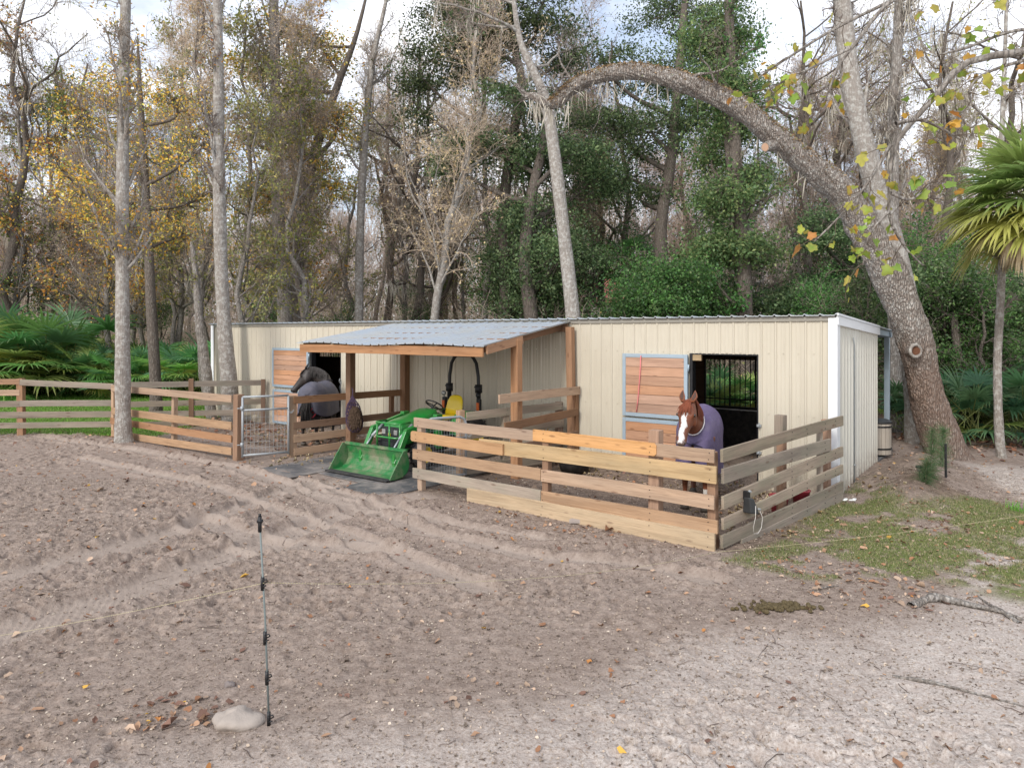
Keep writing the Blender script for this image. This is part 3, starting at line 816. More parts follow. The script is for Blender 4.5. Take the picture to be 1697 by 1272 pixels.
for i in range(16):
    c = Vector((OL[1]+.10+.02*math.sin(i*.9), -.09, 1.30-i*.032)); 
    m.tube([c+Vector((math.cos(t)*.018*(1 if i % 2 else .3), .014*(0.3 if i % 2 else 1)*math.cos(t), math.sin(t)*.024)) for t in np.linspace(0, 2*math.pi, 9)], .004, 4, False)
m.build('hanging_chain', M['galv'], None, BM.copy(), label='steel chain hanging beside the far stall doorway', cat='chain')

# ------------------------------------------------------------------ lean-to over the tractor bay
lt = empty('lean_to_shelter', BM, label='wooden lean-to with a pale tin roof built onto the stable front', cat='shelter')
AX0, AX1, YB = -9.72, -4.74, -2.66
def zl(y): return 2.70+(y/YB)*(-.42)
vs, fs = ribbed(AX0, AX1, 0, 1, 0, 'x', .05, 1, .022)
vs2 = []
for (x, dy, z) in vs:
    yy = YB-.03 if z == 0 else -.05
    sag = .018*math.sin((x-AX0)*2.2)*(1 if z == 0 else 0)
    vs2.append((x, yy, zl(yy)+dy+.03+sag))
m = MB(); m.add(vs2, fs); m.add([(x, y, z-.01) for x, y, z in vs2], [f[::-1] for f in fs]); n2 = len(vs2)
m.f += [[i, i+2, i+2+n2, i+n2] for i in range(0, n2-2, 2)]; m.mi += [0]*len(range(0, n2-2, 2))
m.build('tin_roof', M['roof'], lt)
board('front_beam', B(AX0+.05, YB+.03, zl(YB)-.085), B(AX1-.06, YB+.03, zl(YB)-.085), .16, .04, M['w_orange'], lt, .004)
def rafter(x, y0, y1, h=.14, mat='w_brown', dz=0): return board('rafter', B(x, y0, zl(y0)-.06+dz), B(x, y1, zl(y1)-.06+dz), h, .04, M[mat], lt, 0)
rafter(AX1-.02, YB+.06, -1.60, .15, 'w_orange')
for i in range(6): rafter(AX0+.12+i*(AX1-AX0-.3)/5, YB+.07, -.1)
for y in (-.7, -1.4, -2.05): board('purlin', B(AX0+.05, y, zl(y)+.018), B(AX1-.05, y, zl(y)+.018), .03, .08, M['w_brown'], lt, 0)
board('wall_ledger', B(AX0+.1, -.06, 2.60), B(AX1-.05, -.06, 2.60), .15, .04, M['w_orange'], lt, .003)
def bpost(px, b, top, w=.15, mk='w_orange', lean=(0,0)):
    r = (px-CX)/FPX; a = (r*(C0.y+.8*b)-(C0.x+.6*b))/(.8+.6*r); P = B(a, b)
    return post((P.x, P.y, 0), top, w, M[mk], lt, lean, rot=BROT), a
bpost(581, -1.55, zl(-1.55)-.02, .15, 'w_brown'); bpost(671, -.10, 2.55, .16, 'w_brown')
bpost(856, -1.72, zl(-1.72)-.04, .15, 'w_orange'); bpost(949, -.14, 2.62, .13, 'w_orange', (-.05, .02))
# ------------------------------------------------------------------ ground
def gp(*pp): return [tuple(G(x, y)[:2]) for x, y in pp]
TR1 = gp((-300,1150),(0,1045),(200,985),(420,905),(560,850),(700,818))
TR1b = gp((-300,1010),(0,955),(180,915),(330,868),(470,812),(600,790))
TR2 = gp((60,725),(210,745),(380,772),(520,815),(700,880),(900,925),(1040,935),(1180,960))
TR2b = gp((120,758),(330,800),(480,850),(620,905),(800,975))
TR3 = gp((330,860),(400,888),(470,905),(640,912))
TR4 = gp((420,770),(520,800),(640,840),(760,868),(900,890))
GRASS = gp((1215,925),(1300,895),(1392,822),(1440,800),(1500,850),(1560,838),(1640,832),(1760,870),(1850,920),(1850,1015),(1697,992),(1560,962),(1440,965),(1330,950))
def inpoly(x, y, P):
    r = np.zeros(np.shape(x), bool); n = len(P)
    for i in range(n):
        (x1, y1), (x2, y2) = P[i], P[(i+1) % n]
        c = ((y1 > y) != (y2 > y)) & (x < (x2-x1)*(y-y1)/(y2-y1+1e-12)+x1); r ^= c
    return r
def polymask(x, y, P, soft):
    d, _, _ = segdist(x, y, list(P)+[P[0]]); ins = inpoly(x, y, P)
    return sstep(-soft, soft, np.where(ins, d, -d))
def barn(x, y):
    dx = x-C0.x; dy = y-C0.y
    return .8*dx-.6*dy, .6*dx+.8*dy
BERM = [tuple(G(*p)[:2]) for p in ((1440,800),(1470,772),(1520,762),(1580,775),(1620,800),(1590,830),(1500,842))]
YC = G(500, 840)
def zones(x, y):
    n1 = vnoise(x*1.7, y*1.7, 3); n2 = vnoise(x*.55, y*.55, 4); n3 = vnoise(x*6, y*6, 5)
    g = polymask(x, y, GRASS, .25)*sstep(.36, .66, n1*.55+n3*.4+n2*.25)
    a, b = barn(x, y)
    # lawn behind the left fences, out to the palmettos
    wx = x-.0*y
    gl = sstep(17.0, 17.9, y+.10*(x+12)+.5*n1)*sstep(-8.2, -9.6, x+.5*(n2-.5))*sstep(31, 28, y)
    gl *= sstep(.15, .45, n1*.6+n3*.3+.25)
    g = np.maximum(g, gl)
    px = CX+FPX*x/np.maximum(y, .1)
    sand = sstep(.0, 1.1, (x-2.05)*.75-(y-5.9)+(n2-.5)*1.8+(n1-.5)*.7)   # pale sand towards the lower right
    sand = np.maximum(sand, sstep(5.4, 4.3, y-.22*x+(n2-.5)*1.4)*.75)
    path = polymask(x, y, gp((1590,772),(1850,790),(1850,880),(1697,828),(1625,795)), .35)
    sand = np.maximum(sand*(1-g), path)
    g = g*(1-path)
    lit = np.clip(sstep(19.5, 21.5, y+.4*n1)*(1-gl), 0, 1)                 # leaf litter under the wood
    lit = np.maximum(lit, sstep(13.0, 14.6, y+1.2*(n1-.5))*sstep(8.2, 9.2, x)*(1-path)*.9)
    pen = np.maximum(sstep(.05, -.15, b)*sstep(-3.6, -3.4, b)*sstep(.35, .15, a)*sstep(-5.9, -5.5, a), 
                     sstep(.05, -.15, b)*sstep(-2.6, -2.2, b)*sstep(-9.6, -9.9, a)*sstep(-17.6, -17, a))
    berm = polymask(x, y, BERM, .4)
    mul = np.exp(-((x-6.65)**2+(y-10.6)**2)/.35)
    dark = np.clip(mul*1.2*sstep(.3, .6, n3*.5+n1*.5+.1)+pen*.75+lit*.9+berm*.5*sstep(.4, .6, n1), 0, 1)
    return g, np.clip(sand, 0, 1), dark, pen
def tracks(x, y, ztoo=True):
    z = np.zeros_like(x); sm = np.zeros_like(x)
    for pts, w, dep in ((TR1,.34,.055),(TR1b,.30,.045),(TR2,.20,.045),(TR2b,.18,.04),(TR3,.26,.05),(TR4,.16,.035)):
        d, al, sd = segdist(x, y, pts)
        dw = d+.06*(vnoise(x*2.3, y*2.3, 11)-.5)
        c = sstep(w, w*.65, dw); m = c*sstep(.5, 1.2, al)
        m = c
        z -= dep*m; z += dep*.9*np.exp(-((dw-w*1.15)/.06)**2)*(vnoise(x*5, y*5, 12)*.8+.4)
        tread = np.sin((al+sd*d*.7)*2*np.pi/.075)*.0035*sstep(.35, .6, vnoise(x*1.3, y*1.3, 14))
        z += tread*m; sm = np.maximum(sm, m)
    return z, sm
def ground_z(x, y, fine=True):
    x = np.asarray(x, float); y = np.asarray(y, float)
    a, b = barn(x, y)
    z = .05*(vnoise(x*.35, y*.35, 1)-.5)+.035*(vnoise(x*1.1, y*1.1, 2)-.5)
    tz, sm = tracks(x, y)
    z += tz
    rough = (1-.88*sm)*(.25+1.1*sstep(.25, .8, vnoise(x*.75, y*.75, 19)))*(1-.35*sstep(1.0, 4.5, x+.3*(7-y)))
    z += rough*(.034*(vnoise(x*3.1, y*3.1, 21)-.5)+.018*np.abs(vnoise(x*7, y*7, 22)-.5)*2)
    if fine:
        c = vnoise(x*14, y*14, 23); c2 = vnoise(x*29, y*29, 24)
        z += rough*(.022*np.maximum(c-.45, 0)*2+.018*(c2-.5)+.012*(vnoise(x*60, y*60, 25)-.5))
        # hoof-churned pits
        z -= rough*.04*sstep(.72, .85, vnoise(x*8.3+5, y*8.3, 26))
    # keep it quiet and low around the stable and in the bay
    near = sstep(.0, .6, -b)*1.0
    inside = (sstep(-4.2, -3.6, b)*sstep(.9, .3, a)*sstep(6.5, 5.2, b))
    z = z*(1-.75*inside)-.03*inside
    bay = sstep(-3.9, -3.5, b)*sstep(-4.9, -5.2, a)*sstep(-9.9, -9.6, a)*sstep(.3, .0, b)
    z = z*(1-bay)-.035*bay
    bm = polymask(x, y, BERM, .55)
    z += bm*(.20+.10*vnoise(x*2.5, y*2.5, 31))
    z += .10*np.exp(-((x-9.3)**2+(y-14.0)**2)/1.6)
    far = sstep(22, 60, y); z += far*.4*(vnoise(x*.1, y*.1, 33)-.5)
    return z
def build_ground():
    rows = np.concatenate([np.linspace(-6, 3.2, 24)[:-1], 3.2*np.power(21/3.2, np.linspace(0, 1, 980)), np.geomspace(21, 420, 70)[1:]])
    u = np.concatenate([-np.geomspace(.80, 8, 36)[::-1][:-1], np.linspace(-.80, .80, 1050), np.geomspace(.80, 8, 36)[1:]])
    Yg, U = np.meshgrid(rows, u, indexing='ij')
    Xg = U*(np.maximum(Yg, -3.9)+4.2)
    Xf, Yf = Xg.ravel(), Yg.ravel()
    Z = ground_z(Xf, Yf)
    g, s, dk, pen = zones(Xf, Yf); _, sm = tracks(Xf, Yf)
    V = np.stack([Xf, Yf, Z], 1)
    nr, nc = Xg.shape; idx = np.arange(nr*nc).reshape(nr, nc)
    q = np.stack([idx[:-1, :-1], idx[:-1, 1:], idx[1:, 1:], idx[1:, :-1]], -1).reshape(-1, 4)
    C = np.stack([g, s, dk], 1).astype(np.float32)
    me = np_mesh('ground', V, [q], C, smooth=True, attr='Zone')
    ta = me.color_attributes.new('Track', 'FLOAT_COLOR', 'POINT'); tcol = np.ones((len(V), 4), np.float32); tcol[:, :3] = sm[:, None]; ta.data.foreach_set('color', tcol.ravel())
    t = NT('soil'); at_ = t.n('ShaderNodeAttribute', attribute_name='Zone')
    sp = t.n('ShaderNodeSeparateColor'); t.l(at_.outputs['Color'], sp.inputs[0])
    c = t.coord('Object'); trk = t.n('ShaderNodeAttribute', attribute_name='Track').outputs['Fac']
    n1 = t.noise(c, 1.3, 5, .6); n2 = t.noise(c, 9, 6, .65); n3 = t.noise(c, 46, 4, .7); n4 = t.noise(c, 150, 2, .6)
    dirt = t.mix(t.ramp(n2, [(.3, (0,0,0)), (.7, (1,1,1))]), (.18,.135,.108), (.385,.308,.258))
    dirt = t.mix(t.math('MULTIPLY', t.ramp(n1, [(.4, (0,0,0)), (.65, (1,1,1))]), .4), dirt, (.31,.25,.215))
    dirt = t.mix(t.math('MULTIPLY', t.ramp(n3, [(.54, (0,0,0)), (.68, (1,1,1))]), .45), dirt, (.50,.42,.36))
    dirt = t.mix(t.math('MULTIPLY', t.ramp(n3, [(.30, (1,1,1)), (.44, (0,0,0))]), .75), dirt, (.11,.08,.062))
    dirt = t.mix(t.math('MULTIPLY', trk, .75), dirt, t.mix(n2, (.31,.25,.21), (.42,.35,.30)))
    sand = t.mix(t.ramp(n3, [(.36, (0,0,0)), (.6, (1,1,1))]), (.35,.285,.24), (.60,.545,.50))
    sand = t.mix(t.math('MULTIPLY', t.ramp(n4, [(.62, (0,0,0)), (.7, (1,1,1))]), .7), sand, (.20,.15,.12))
    sand = t.mix(t.math('MULTIPLY', t.ramp(n2, [(.42, (1,1,1)), (.55, (0,0,0))]), .45), sand, (.42,.35,.31))
    grass = t.mix(t.ramp(n3, [(.35, (0,0,0)), (.6, (1,1,1))]), (.10,.12,.04), (.20,.23,.08))
    grass = t.mix(t.math('MULTIPLY', t.ramp(n2, [(.5, (0,0,0)), (.64, (1,1,1))]), .7), grass, (.25,.20,.14))
    dark = t.mix(t.ramp(n2, [(.35, (0,0,0)), (.65, (1,1,1))]), (.11,.08,.062), (.26,.195,.15))
    dark = t.mix(t.math('MULTIPLY', t.ramp(n3, [(.56, (0,0,0)), (.66, (1,1,1))]), .5), dark, (.36,.27,.18))
    col = t.mix(sp.outputs[1], dirt, sand); col = t.mix(sp.outputs[2], col, dark); col = t.mix(sp.outputs[0], col, grass)
    h = t.math('ADD', t.math('MULTIPLY', n3, .7), t.math('ADD', t.math('MULTIPLY', n4, .3), n2))
    t.pbr(col, .95, 0, t.bump(h, .9, .022), .12)
    link('ground', me, t.m, kind='structure')
build_ground()

# short grass, as blades growing where the grass zone is
def blades(name, region, n, hh, cols, seed, thr=.25, w=.006, clump=None):
    g = np.random.default_rng(seed); (x0, x1), (y0, y1) = region
    x = g.uniform(x0, x1, n); y = y0+(y1-y0)*g.uniform(0, 1, n)
    gz = zones(x, y)[0]; m = gz > thr+g.uniform(0, .4, n)
    if clump is not None: m = clump(x, y, g)
    x, y = x[m], y[m]; M_ = len(x)
    p = np.stack([x, y, ground_z(x, y)-.008], 1)
    a = g.uniform(0, 2*np.pi, M_); u = np.stack([np.cos(a), np.sin(a), 0*a], 1)
    h = hh*g.uniform(.4, 1.2, M_)[:, None]; ln = g.normal(size=(M_, 3))*np.array([.45, .45, 0])
    V = np.empty((M_, 5, 3)); V[:, 0] = p-u*w; V[:, 1] = p+u*w
    mid = p+(ln*.4+[0, 0, .65])*h; V[:, 2] = mid+u*w*.8; V[:, 3] = mid-u*w*.8; V[:, 4] = p+(ln*1.1+[0, 0, 1.0])*h
    i = np.arange(M_)[:, None]*5
    C = np.array([c for c, _ in cols]); pr = np.array([q for _, q in cols], float); pr /= pr.sum()
    cc = C[g.choice(len(C), M_, p=pr)]*g.uniform(.7, 1.3, M_)[:, None]
    me = np_mesh(name, V.reshape(-1, 3), [i+np.array([[0, 1, 2, 3]]), i+np.array([[3, 2, 4]])], np.repeat(cc, 5, 0))
    return link(name, me, M['leaf'], kind='stuff', **GK.pop(0))
GK = [dict(label='thin short grass with bare patches right of the pen', cat='grass'),
      dict(label='bright green lawn behind the far left fence', cat='grass'),
      dict(label='tuft of bright long grass beside the pine sapling', cat='grass')]
blades('grass', ((2.3, 11), (7.0, 12.5)), 230000, .035, [((.18,.22,.07), 3), ((.27,.27,.12), 2.4), ((.40,.33,.20), 2.2), ((.11,.16,.05), 1.6)], 5, .12, w=.003)
blades('grass', ((-30, -7), (16.5, 30)), 300000, .06, [((.17,.36,.05), 4), ((.24,.44,.07), 2), ((.12,.26,.04), 2), ((.34,.34,.14), .8)], 6, .2, .007)
tc = [G(1600, 838), G(1650, 850), G(1690, 868), G(1640, 862)]
blades('long_grass', ((7, 11.5), (9, 12)), 90000, .15, [((.16,.40,.05), 4), ((.25,.50,.08), 2), ((.10,.27,.04), 2)], 8, w=.005,
       clump=lambda x, y, g: np.max([np.exp(-((x-c.x)**2+(y-c.y)**2)/.09) for c in tc], 0) > g.uniform(.12, .9, len(x)))

# litter: fallen leaves and chips lying on the ground
def litter(name, label, n, region, size, cols, seed, dens, aspect=.6, lift=.012, cat='leaves', curl=.35, flat=3.0):
    g = np.random.default_rng(seed); (x0, x1), (y0, y1) = region
    x = g.uniform(x0, x1, n); y = y0+(y1-y0)*g.uniform(0, 1, n)
    m = g.uniform(0, 1, n) < dens(x, y); x, y = x[m], y[m]; n = len(x)
    p = np.stack([x, y, ground_z(x, y)+lift], 1)
    nn = nrm(g.normal(size=(n, 3))*.35+np.array([0, 0, 1.0])); u = nrm(np.cross(nn, g.normal(size=(n, 3)))); w = np.cross(nn, u)
    s = size*np.exp(g.normal(size=n)*.35)[:, None]
    # leaf outline with seven points and a curled rim
    prof = [(-.5,0,.0),(-.28,.5,1),(.05,.62,.7),(.3,.36,1.2),(.62,0,.3),(.3,-.36,1.0),(.05,-.62,.8),(-.28,-.5,1)]
    V = np.empty((n, 9, 3)); V[:, 8] = p
    cr = curl*g.uniform(.1, 1.3, n)[:, None]
    for k, (a, b, c) in enumerate(prof):
        j = g.uniform(.7, 1.2, n)[:, None]
        V[:, k] = p+u*s*a*j+w*s*b*aspect*j+nn*s*c*cr*g.uniform(.2, 1, n)[:, None]
    i = np.arange(n)[:, None]*9
    F = [i+np.array([[8, k, (k+1) % 8]]) for k in range(8)]
    C = np.array([c for c, _ in cols]); pr = np.array([q for _, q in cols], float); pr /= pr.sum()
    cc = C[g.choice(len(C), n, p=pr)]*g.uniform(.7, 1.25, n)[:, None]
    me = np_mesh(name, V.reshape(-1, 3), [np.concatenate(F)], np.repeat(cc, 9, 0))
    return link(name, me, M['dryleaf'], label=label, cat=cat, kind='stuff')
DL = [((.33,.17,.09), 3), ((.42,.26,.16), 4), ((.48,.35,.25), 4), ((.21,.12,.085), 3), ((.62,.38,.07), .3), ((.50,.23,.07), .5)]
clusters = [(G(265,1180), .20, 1.6), (G(320,1182), .18, 1.6), (G(1440,965), .6, .7), (G(1330,940), .5, .5), (G(1600,910), 1.2, .25), (G(1450,900), 1.2, .2), (G(720,1050), .5, .15), (G(620,960), .6, .15), (G(850,840), .4, .5), (G(960,870), .4, .5), (G(880,860), .4, .4), (G(1010,860), .3, .4), (G(240,718), 1.2, .5), (G(350,1165), .3, .3), (G(1500,880), .5, .5), (G(310,800), .2, .5), (G(1590,880), .35, .8), (G(1550,850), .35, .7)]
def cl(x, y):
    d = .060+0*x
    for c, r, s in clusters: d = np.maximum(d, s*np.exp(-((x-c.x)**2+(y-c.y)**2)/(r*r)))
    return d
litter('fallen_leaves', 'dry brown and orange leaves scattered over the bare soil', 80000, ((-14, 14), (3.2, 17)), .042, DL, 41, lambda x, y: cl(x, y)*1.0*(np.abs(x) < y*.85+1.2))
a_in = lambda x, y: (barn(x, y)[1] < -.1) & (barn(x, y)[1] > -3.4) & (barn(x, y)[0] < 0)
litter('fallen_leaves', 'leaf litter covering the ground under the trees behind the stable and fences', 60000, ((-34, 34), (13, 40)), .085, DL, 42,
       lambda x, y: np.clip(zones(x, y)[2]*.9*(np.abs(x) < y*.9+2), 0, 1)*(1-((barn(x, y)[1] > -.1) & (barn(x, y)[1] < 5.3) & (barn(x, y)[0] > -17.7) & (barn(x, y)[0] < .1))))
CH = [((.25,.19,.155), 4), ((.36,.28,.23), 3), ((.46,.38,.32), 1.3), ((.15,.11,.09), 3)]
litter('soil_crumbs', 'small crumbs of soil and chips of bark over the yard', 110000, ((-9, 9), (3.2, 12)), .013, CH, 43, lambda x, y: (.75*(np.abs(x) < y*.8+1)*(1-.7*tracks(x, y)[1])), .7, .004, 'soil', .5)
# twigs
def twigs(name, label, n, region, seed, L=.14, dens=None):
    g = np.random.default_rng(seed); (x0, x1), (y0, y1) = region
    x = g.uniform(x0, x1, n); y = g.uniform(y0, y1, n)
    if dens is not None: m = g.uniform(0, 1, n) < dens(x, y); x, y = x[m], y[m]; n = len(x)
    a = g.uniform(0, 2*np.pi, n); l = L*np.exp(g.normal(size=n)*.6)
    P = np.empty((n, 4, 3))
    for k in range(4):
        px = x+np.cos(a)*l*(k/3-.5)+g.normal(size=n)*.006; py = y+np.sin(a)*l*(k/3-.5)+g.normal(size=n)*.006
        P[:, k, 0] = px; P[:, k, 1] = py; P[:, k, 2] = ground_z(px, py)+.006
    v, q = tubes(P, np.tile(np.array([.0028,.0026,.002,.001]), (n, 1))*g.uniform(.5, 1.3, (n, 1)), 4)
    c = np.repeat(np.array([(.16,.12,.10),(.28,.22,.18),(.10,.075,.06)])[g.integers(0, 3, n)], 16, 0)
    return link(name, np_mesh(name, v, [q], c), M['dryleaf'], label=label, cat='twigs', kind='stuff')
twigs('fallen_twigs', 'thin twigs strewn over the sand and soil', 2300, ((-8, 9), (3.4, 11)), 44, .09, dens=lambda x, y: np.clip(.25+.7*zones(x, y)[1], 0, 1))
hayn = litter('loose_hay', 'loose hay and bedding at the stall doorways inside the pens', 26000, ((-12, 6), (8.5, 21)), .05, [((.42,.33,.18), 3), ((.33,.25,.14), 2), ((.5,.42,.26), 2)], 45,
       lambda x, y: np.maximum.reduce([np.exp(-((barn(x, y)[0]-a0)**2/s1+(barn(x, y)[1]-b0)**2/s2)) for a0, b0, s1, s2 in ((-1.2,-.7,1.2,.8), (-.6,-2.2,.6,.6), (-12,-.9,2,.7), (-4.0,-.7,.5,.3), (-8.9,-2.9,.5,.3), (1.6,2.6,.5,.6), (.9,1.2,.2,.4))])*.9, .16, .01, 'hay', .8)
# ------------------------------------------------------------------ horses
def bake(name, mb, voxel=.022, smooth=6, sub=False):
    me = mb.mesh(name+'_raw'); o = bpy.data.objects.new('tmp', me); COL.objects.link(o)
    m = o.modifiers.new('r', 'REMESH'); m.mode = 'VOXEL'; m.voxel_size = voxel
    s = o.modifiers.new('s', 'SMOOTH'); s.iterations = smooth; s.factor = .5
    dg = bpy.context.evaluated_depsgraph_get(); dg.update()
    nm = bpy.data.meshes.new_from_object(o.evaluated_get(dg)); nm.name = name
    bpy.data.objects.remove(o); bpy.data.meshes.remove(me)
    nm.polygons.foreach_set('use_smooth', [True]*len(nm.polygons)); return nm
def coatmat(name, rough=.5):
    t = NT(name); a = t.n('ShaderNodeAttribute', attribute_name='Col').outputs['Color']
    c = t.coord('Object'); n = t.noise(c, 7, 4); n2 = t.noise(t.coord('Object', (90,90,25)), 1, 2)
    col = t.mix(t.math('MULTIPLY', n, .35), a, (.0,.0,.0)); col = t.mix(t.math('MULTIPLY', n2, .03), col, (.6,.5,.4))
    t.pbr(col, rough, 0, t.bump(n2, .3, .003), .4); return t.m
def clothmat(name, col, col2):
    t = NT(name); c = t.coord('Object'); n = t.noise(c, 3.5, 5, .6, .5); n2 = t.noise(c, 240, 2)
    cc = t.mix(n, col, col2)
    cc = t.mix(t.math('MULTIPLY', t.ramp(t.noise(c, 2.2, 6, .7), [(.5, (0,0,0)), (.7, (1,1,1))]), .35), cc, (.22,.19,.20))
    t.pbr(cc, .75, 0, t.bump(t.math('ADD', n, t.math('MULTIPLY', n2, .15)), .5, .03), .3); return t.m
M['coat'] = coatmat('horse_coat'); 
M['eye'] = plain('eye', (.012,.008,.006), .08, 0, .8, 0)
M['hoof'] = plain('hoof', (.09,.075,.06), .6)
def horse(W, label, neck, headdir, dorsal, colour, blanket_mat, hang, trim_mat, manecol, strap_mat, leg_shift=0.0, panel=False):
    root = empty('horse', W, label=label, cat='horse')
    mb = MB()
    S = [(-.80,1.10,.07,.10),(-.74,1.09,.18,.21),(-.60,1.09,.255,.275),(-.42,1.085,.275,.29),(-.2,1.05,.275,.29),(0,1.02,.285,.305),(.2,1.03,.265,.32),(.36,1.05,.235,.325),(.50,1.05,.205,.29),(.60,1.03,.15,.22),(.66,1.01,.07,.11)]
    mb.loft([((x,0,z),(0,w,0),(0,0,h)) for x,z,w,h in S], 24)
    NP = [Vector(p) for p in neck]; rs = [(.145,.27),(.115,.215),(.095,.165),(.082,.125)]
    P, _ = poly(NP, [1]*len(NP), 9); P = [Vector(p) for p in P[0]]
    rings = []
    for i, p in enumerate(P):
        t = (P[min(i+1, 8)]-P[max(i-1, 0)]).normalized(); u = Vector((0,0,1)); u = (u-t*u.dot(t)).normalized(); s = t.cross(u)
        f = i/8*3; k = min(int(f), 2); g_ = f-k
        rings.append((p, s*(rs[k][0]*(1-g_)+rs[k+1][0]*g_), u*(rs[k][1]*(1-g_)+rs[k+1][1]*g_)))
    mb.loft(rings, 20)
    hd = Vector(headdir).normalized(); dn = Vector(dorsal); dn = (dn-hd*dn.dot(hd)).normalized(); sd = hd.cross(dn)
    poll = P[-1]+dn*.045
    L = .62
    H = [(-.09,.045,.05,0),(-.04,.085,.10,0),(.08,.108,.135,0),(.22,.122,.15,.0),(.34,.105,.14,0),(.48,.080,.112,.0),(.64,.066,.088,0),(.78,.066,.078,0),(.90,.070,.074,0),(.97,.055,.060,.004),(1.0,.032,.036,.012)]
    mb.loft([(poll+hd*L*t+dn*(.07-h-e), sd*w, dn*h) for t,w,h,e in H], 20)
    hp = lambda t, s, d: poll+hd*L*t+sd*s+dn*d          # head point: along, sideways, dorsal
    for q in (-1, 1):
        mb.ell(hp(.27, q*.088, .015), .040, .032, .040); mb.ell(hp(.30, q*.07, -.12), .055, .055, .095, M=Matrix.Identity(3)); mb.ell(hp(.92, q*.045, .012), .028, .028, .034)
    mb.ell(hp(.90, 0, -.075), .04, .04, .035)
    for q in (-1, 1):
        y = q*.145
        for fr, pts, rr in ((1, [(.40,y,1.05),(.44,y,.82),(.455,y,.62),(.46,y,.47),(.455,y,.40),(.45,y,.22),(.452,y,.135),(.485,y,.07),(.50,y,.02)], [.14,.095,.068,.056,.046,.034,.044,.036,.050]),
                            (0, [(-.52,y,1.02),(-.50,y*1.05,.80),(-.56,y,.64),(-.68,y,.52),(-.685,y,.44),(-.665,y,.26),(-.655,y,.15),(-.625,y,.075),(-.605,y,.02)], [.155,.125,.085,.056,.048,.036,.044,.037,.050])):
            pts = [(p[0]+(leg_shift*q if fr else -leg_shift*q)*(1-min(1, p[2]/.9)), p[1], p[2]) for p in pts]
            mb.tube(pts, rr, 12, True, .88)
    me = bake('body', mb, .017, 5)
    n = len(me.vertices); co = np.empty(n*3, np.float32); me.vertices.foreach_get('co', co); co = co.reshape(-1, 3)
    no = np.empty(n*3, np.float32); me.vertices.foreach_get('normal', no); no = no.reshape(-1, 3)
    rel = co-np.array(poll); t = rel@np.array(hd)/L; sdist = rel@np.array(sd); dd = rel@np.array(dn)
    C = colour(co, no, t, sdist, dd, no@np.array(dn))
    a = me.color_attributes.new('Col', 'FLOAT_COLOR', 'POINT'); cc = np.ones((n, 4), np.float32); cc[:, :3] = C; a.data.foreach_set('color', cc.ravel())
    link('body', me, M['coat'], root)
    for q in (-1, 1):
        e = MB().ell(hp(.265, q*.118, .012), .020, .017, .021); e.build('eye', M['eye'], root, smooth=True)
        m = MB(); ev = (dn*.2-hd*1.0).normalized()
        b0 = hp(-.02, q*.062, .035); tp = b0+ev*.175+sd*(q*.02)
        rg = []
        for tt, w_, d_ in ((0,.028,.024),(.25,.040,.026),(.5,.041,.018),(.75,.026,.011),(.93,.010,.006),(1,.003,.002)):
            rg.append((b0.lerp(tp, tt)+sd*q*.015*math.sin(tt*3)+dn*(.012 if tt < .5 else 0), sd*w_, dn*d_))
        m.loft(rg, 12); m.build('ear', EARM[0], root, smooth=True)
        m = MB(); rg = [(b0.lerp(tp, tt)+sd*q*.015*math.sin(tt*3)+dn*(d_*.80+(.012 if tt < .5 else 0)), sd*w_*.62, dn*.006) for tt, w_, d_ in ((.12,.030,.024),(.3,.038,.025),(.5,.038,.018),(.75,.022,.011),(.88,.008,.008))]
        m.loft(rg, 10); m.build('inner_ear', EARM[1], root, smooth=True)
        m = MB().ell(hp(.935, q*.052, .020), .014, .013, .019); m.build('nostril', M['eye'], root, smooth=True)
    for fx_, q in ((.5,-1),(.5,1),(-.61,-1),(-.61,1)):
        y = q*.145; s = (leg_shift*q if fx_ > 0 else -leg_shift*q)
        m = MB().tube([(fx_+.012+s,y,.0),(fx_+s,y,.05),(fx_-.015+s,y,.075)], [.066,.056,.048], 14, True, .9); m.build('hoof', M['hoof'], root, smooth=True)
    # mane and forelock
    g = np.random.default_rng(3); parts = []
    base = []
    for i in range(500):
        f = g.uniform(0, 1)*8; k = min(int(f), 7); c, s_, u_ = rings[k]; c2, s2, u2 = rings[k+1]; tt = f-k
        p = c.lerp(c2, tt)+u_.lerp(u2, tt)*.97; sv = s_.lerp(s2, tt).normalized()
        q = MSIDE[0]; l = g.uniform(.14, .26); w_ = u_.normalized()
        base.append([p, p+sv*q*.06+w_*.015, p+sv*q*(.11)-Vector((0,0,l*.5)), p+sv*q*.115-Vector((g.normal()*.02,0,l))])
    for i in range(90):
        p = hp(-.02+g.normal()*.02, g.normal()*.02, .06); l = g.uniform(.10, .22); o_ = g.normal()*.035
        base.append([p, p+dn*.02+hd*.04, p+hd*l*.6+dn*.028+sd*o_, p+hd*l+dn*.012+sd*o_*1.5])
    PP = np.array([[tuple(v) for v in b] for b in base]); 
    v, q_ = tubes(PP, np.tile(np.array([.006,.007,.006,.002]), (len(PP), 1)), 4)
    me2 = np_mesh('mane', v, [q_], const(v, manecol)*np.repeat(g.uniform(.7, 1.3, (len(PP), 1)), 16, 0)); link('mane', me2, M['dryleaf'], root)
    base = []
    for i in range(260):
        y0 = g.normal()*.02; l = g.uniform(.55, .8); p = Vector((-.85, y0, 1.16)); o_ = g.normal()*.05; ox = g.normal()*.03
        base.append([p, p+Vector((-.06,y0,-.08)), p+Vector((-.09+ox,o_*.8,-l*.5)), p+Vector((-.07+ox,o_,-l))])
    PP = np.array([[tuple(v) for v in b] for b in base]); v, q_ = tubes(PP, np.tile(np.array([.007,.008,.008,.002]), (len(PP), 1)), 4)
    link('tail', np_mesh('tail', v, [q_], const(v, manecol)*.6), M['dryleaf'], root)
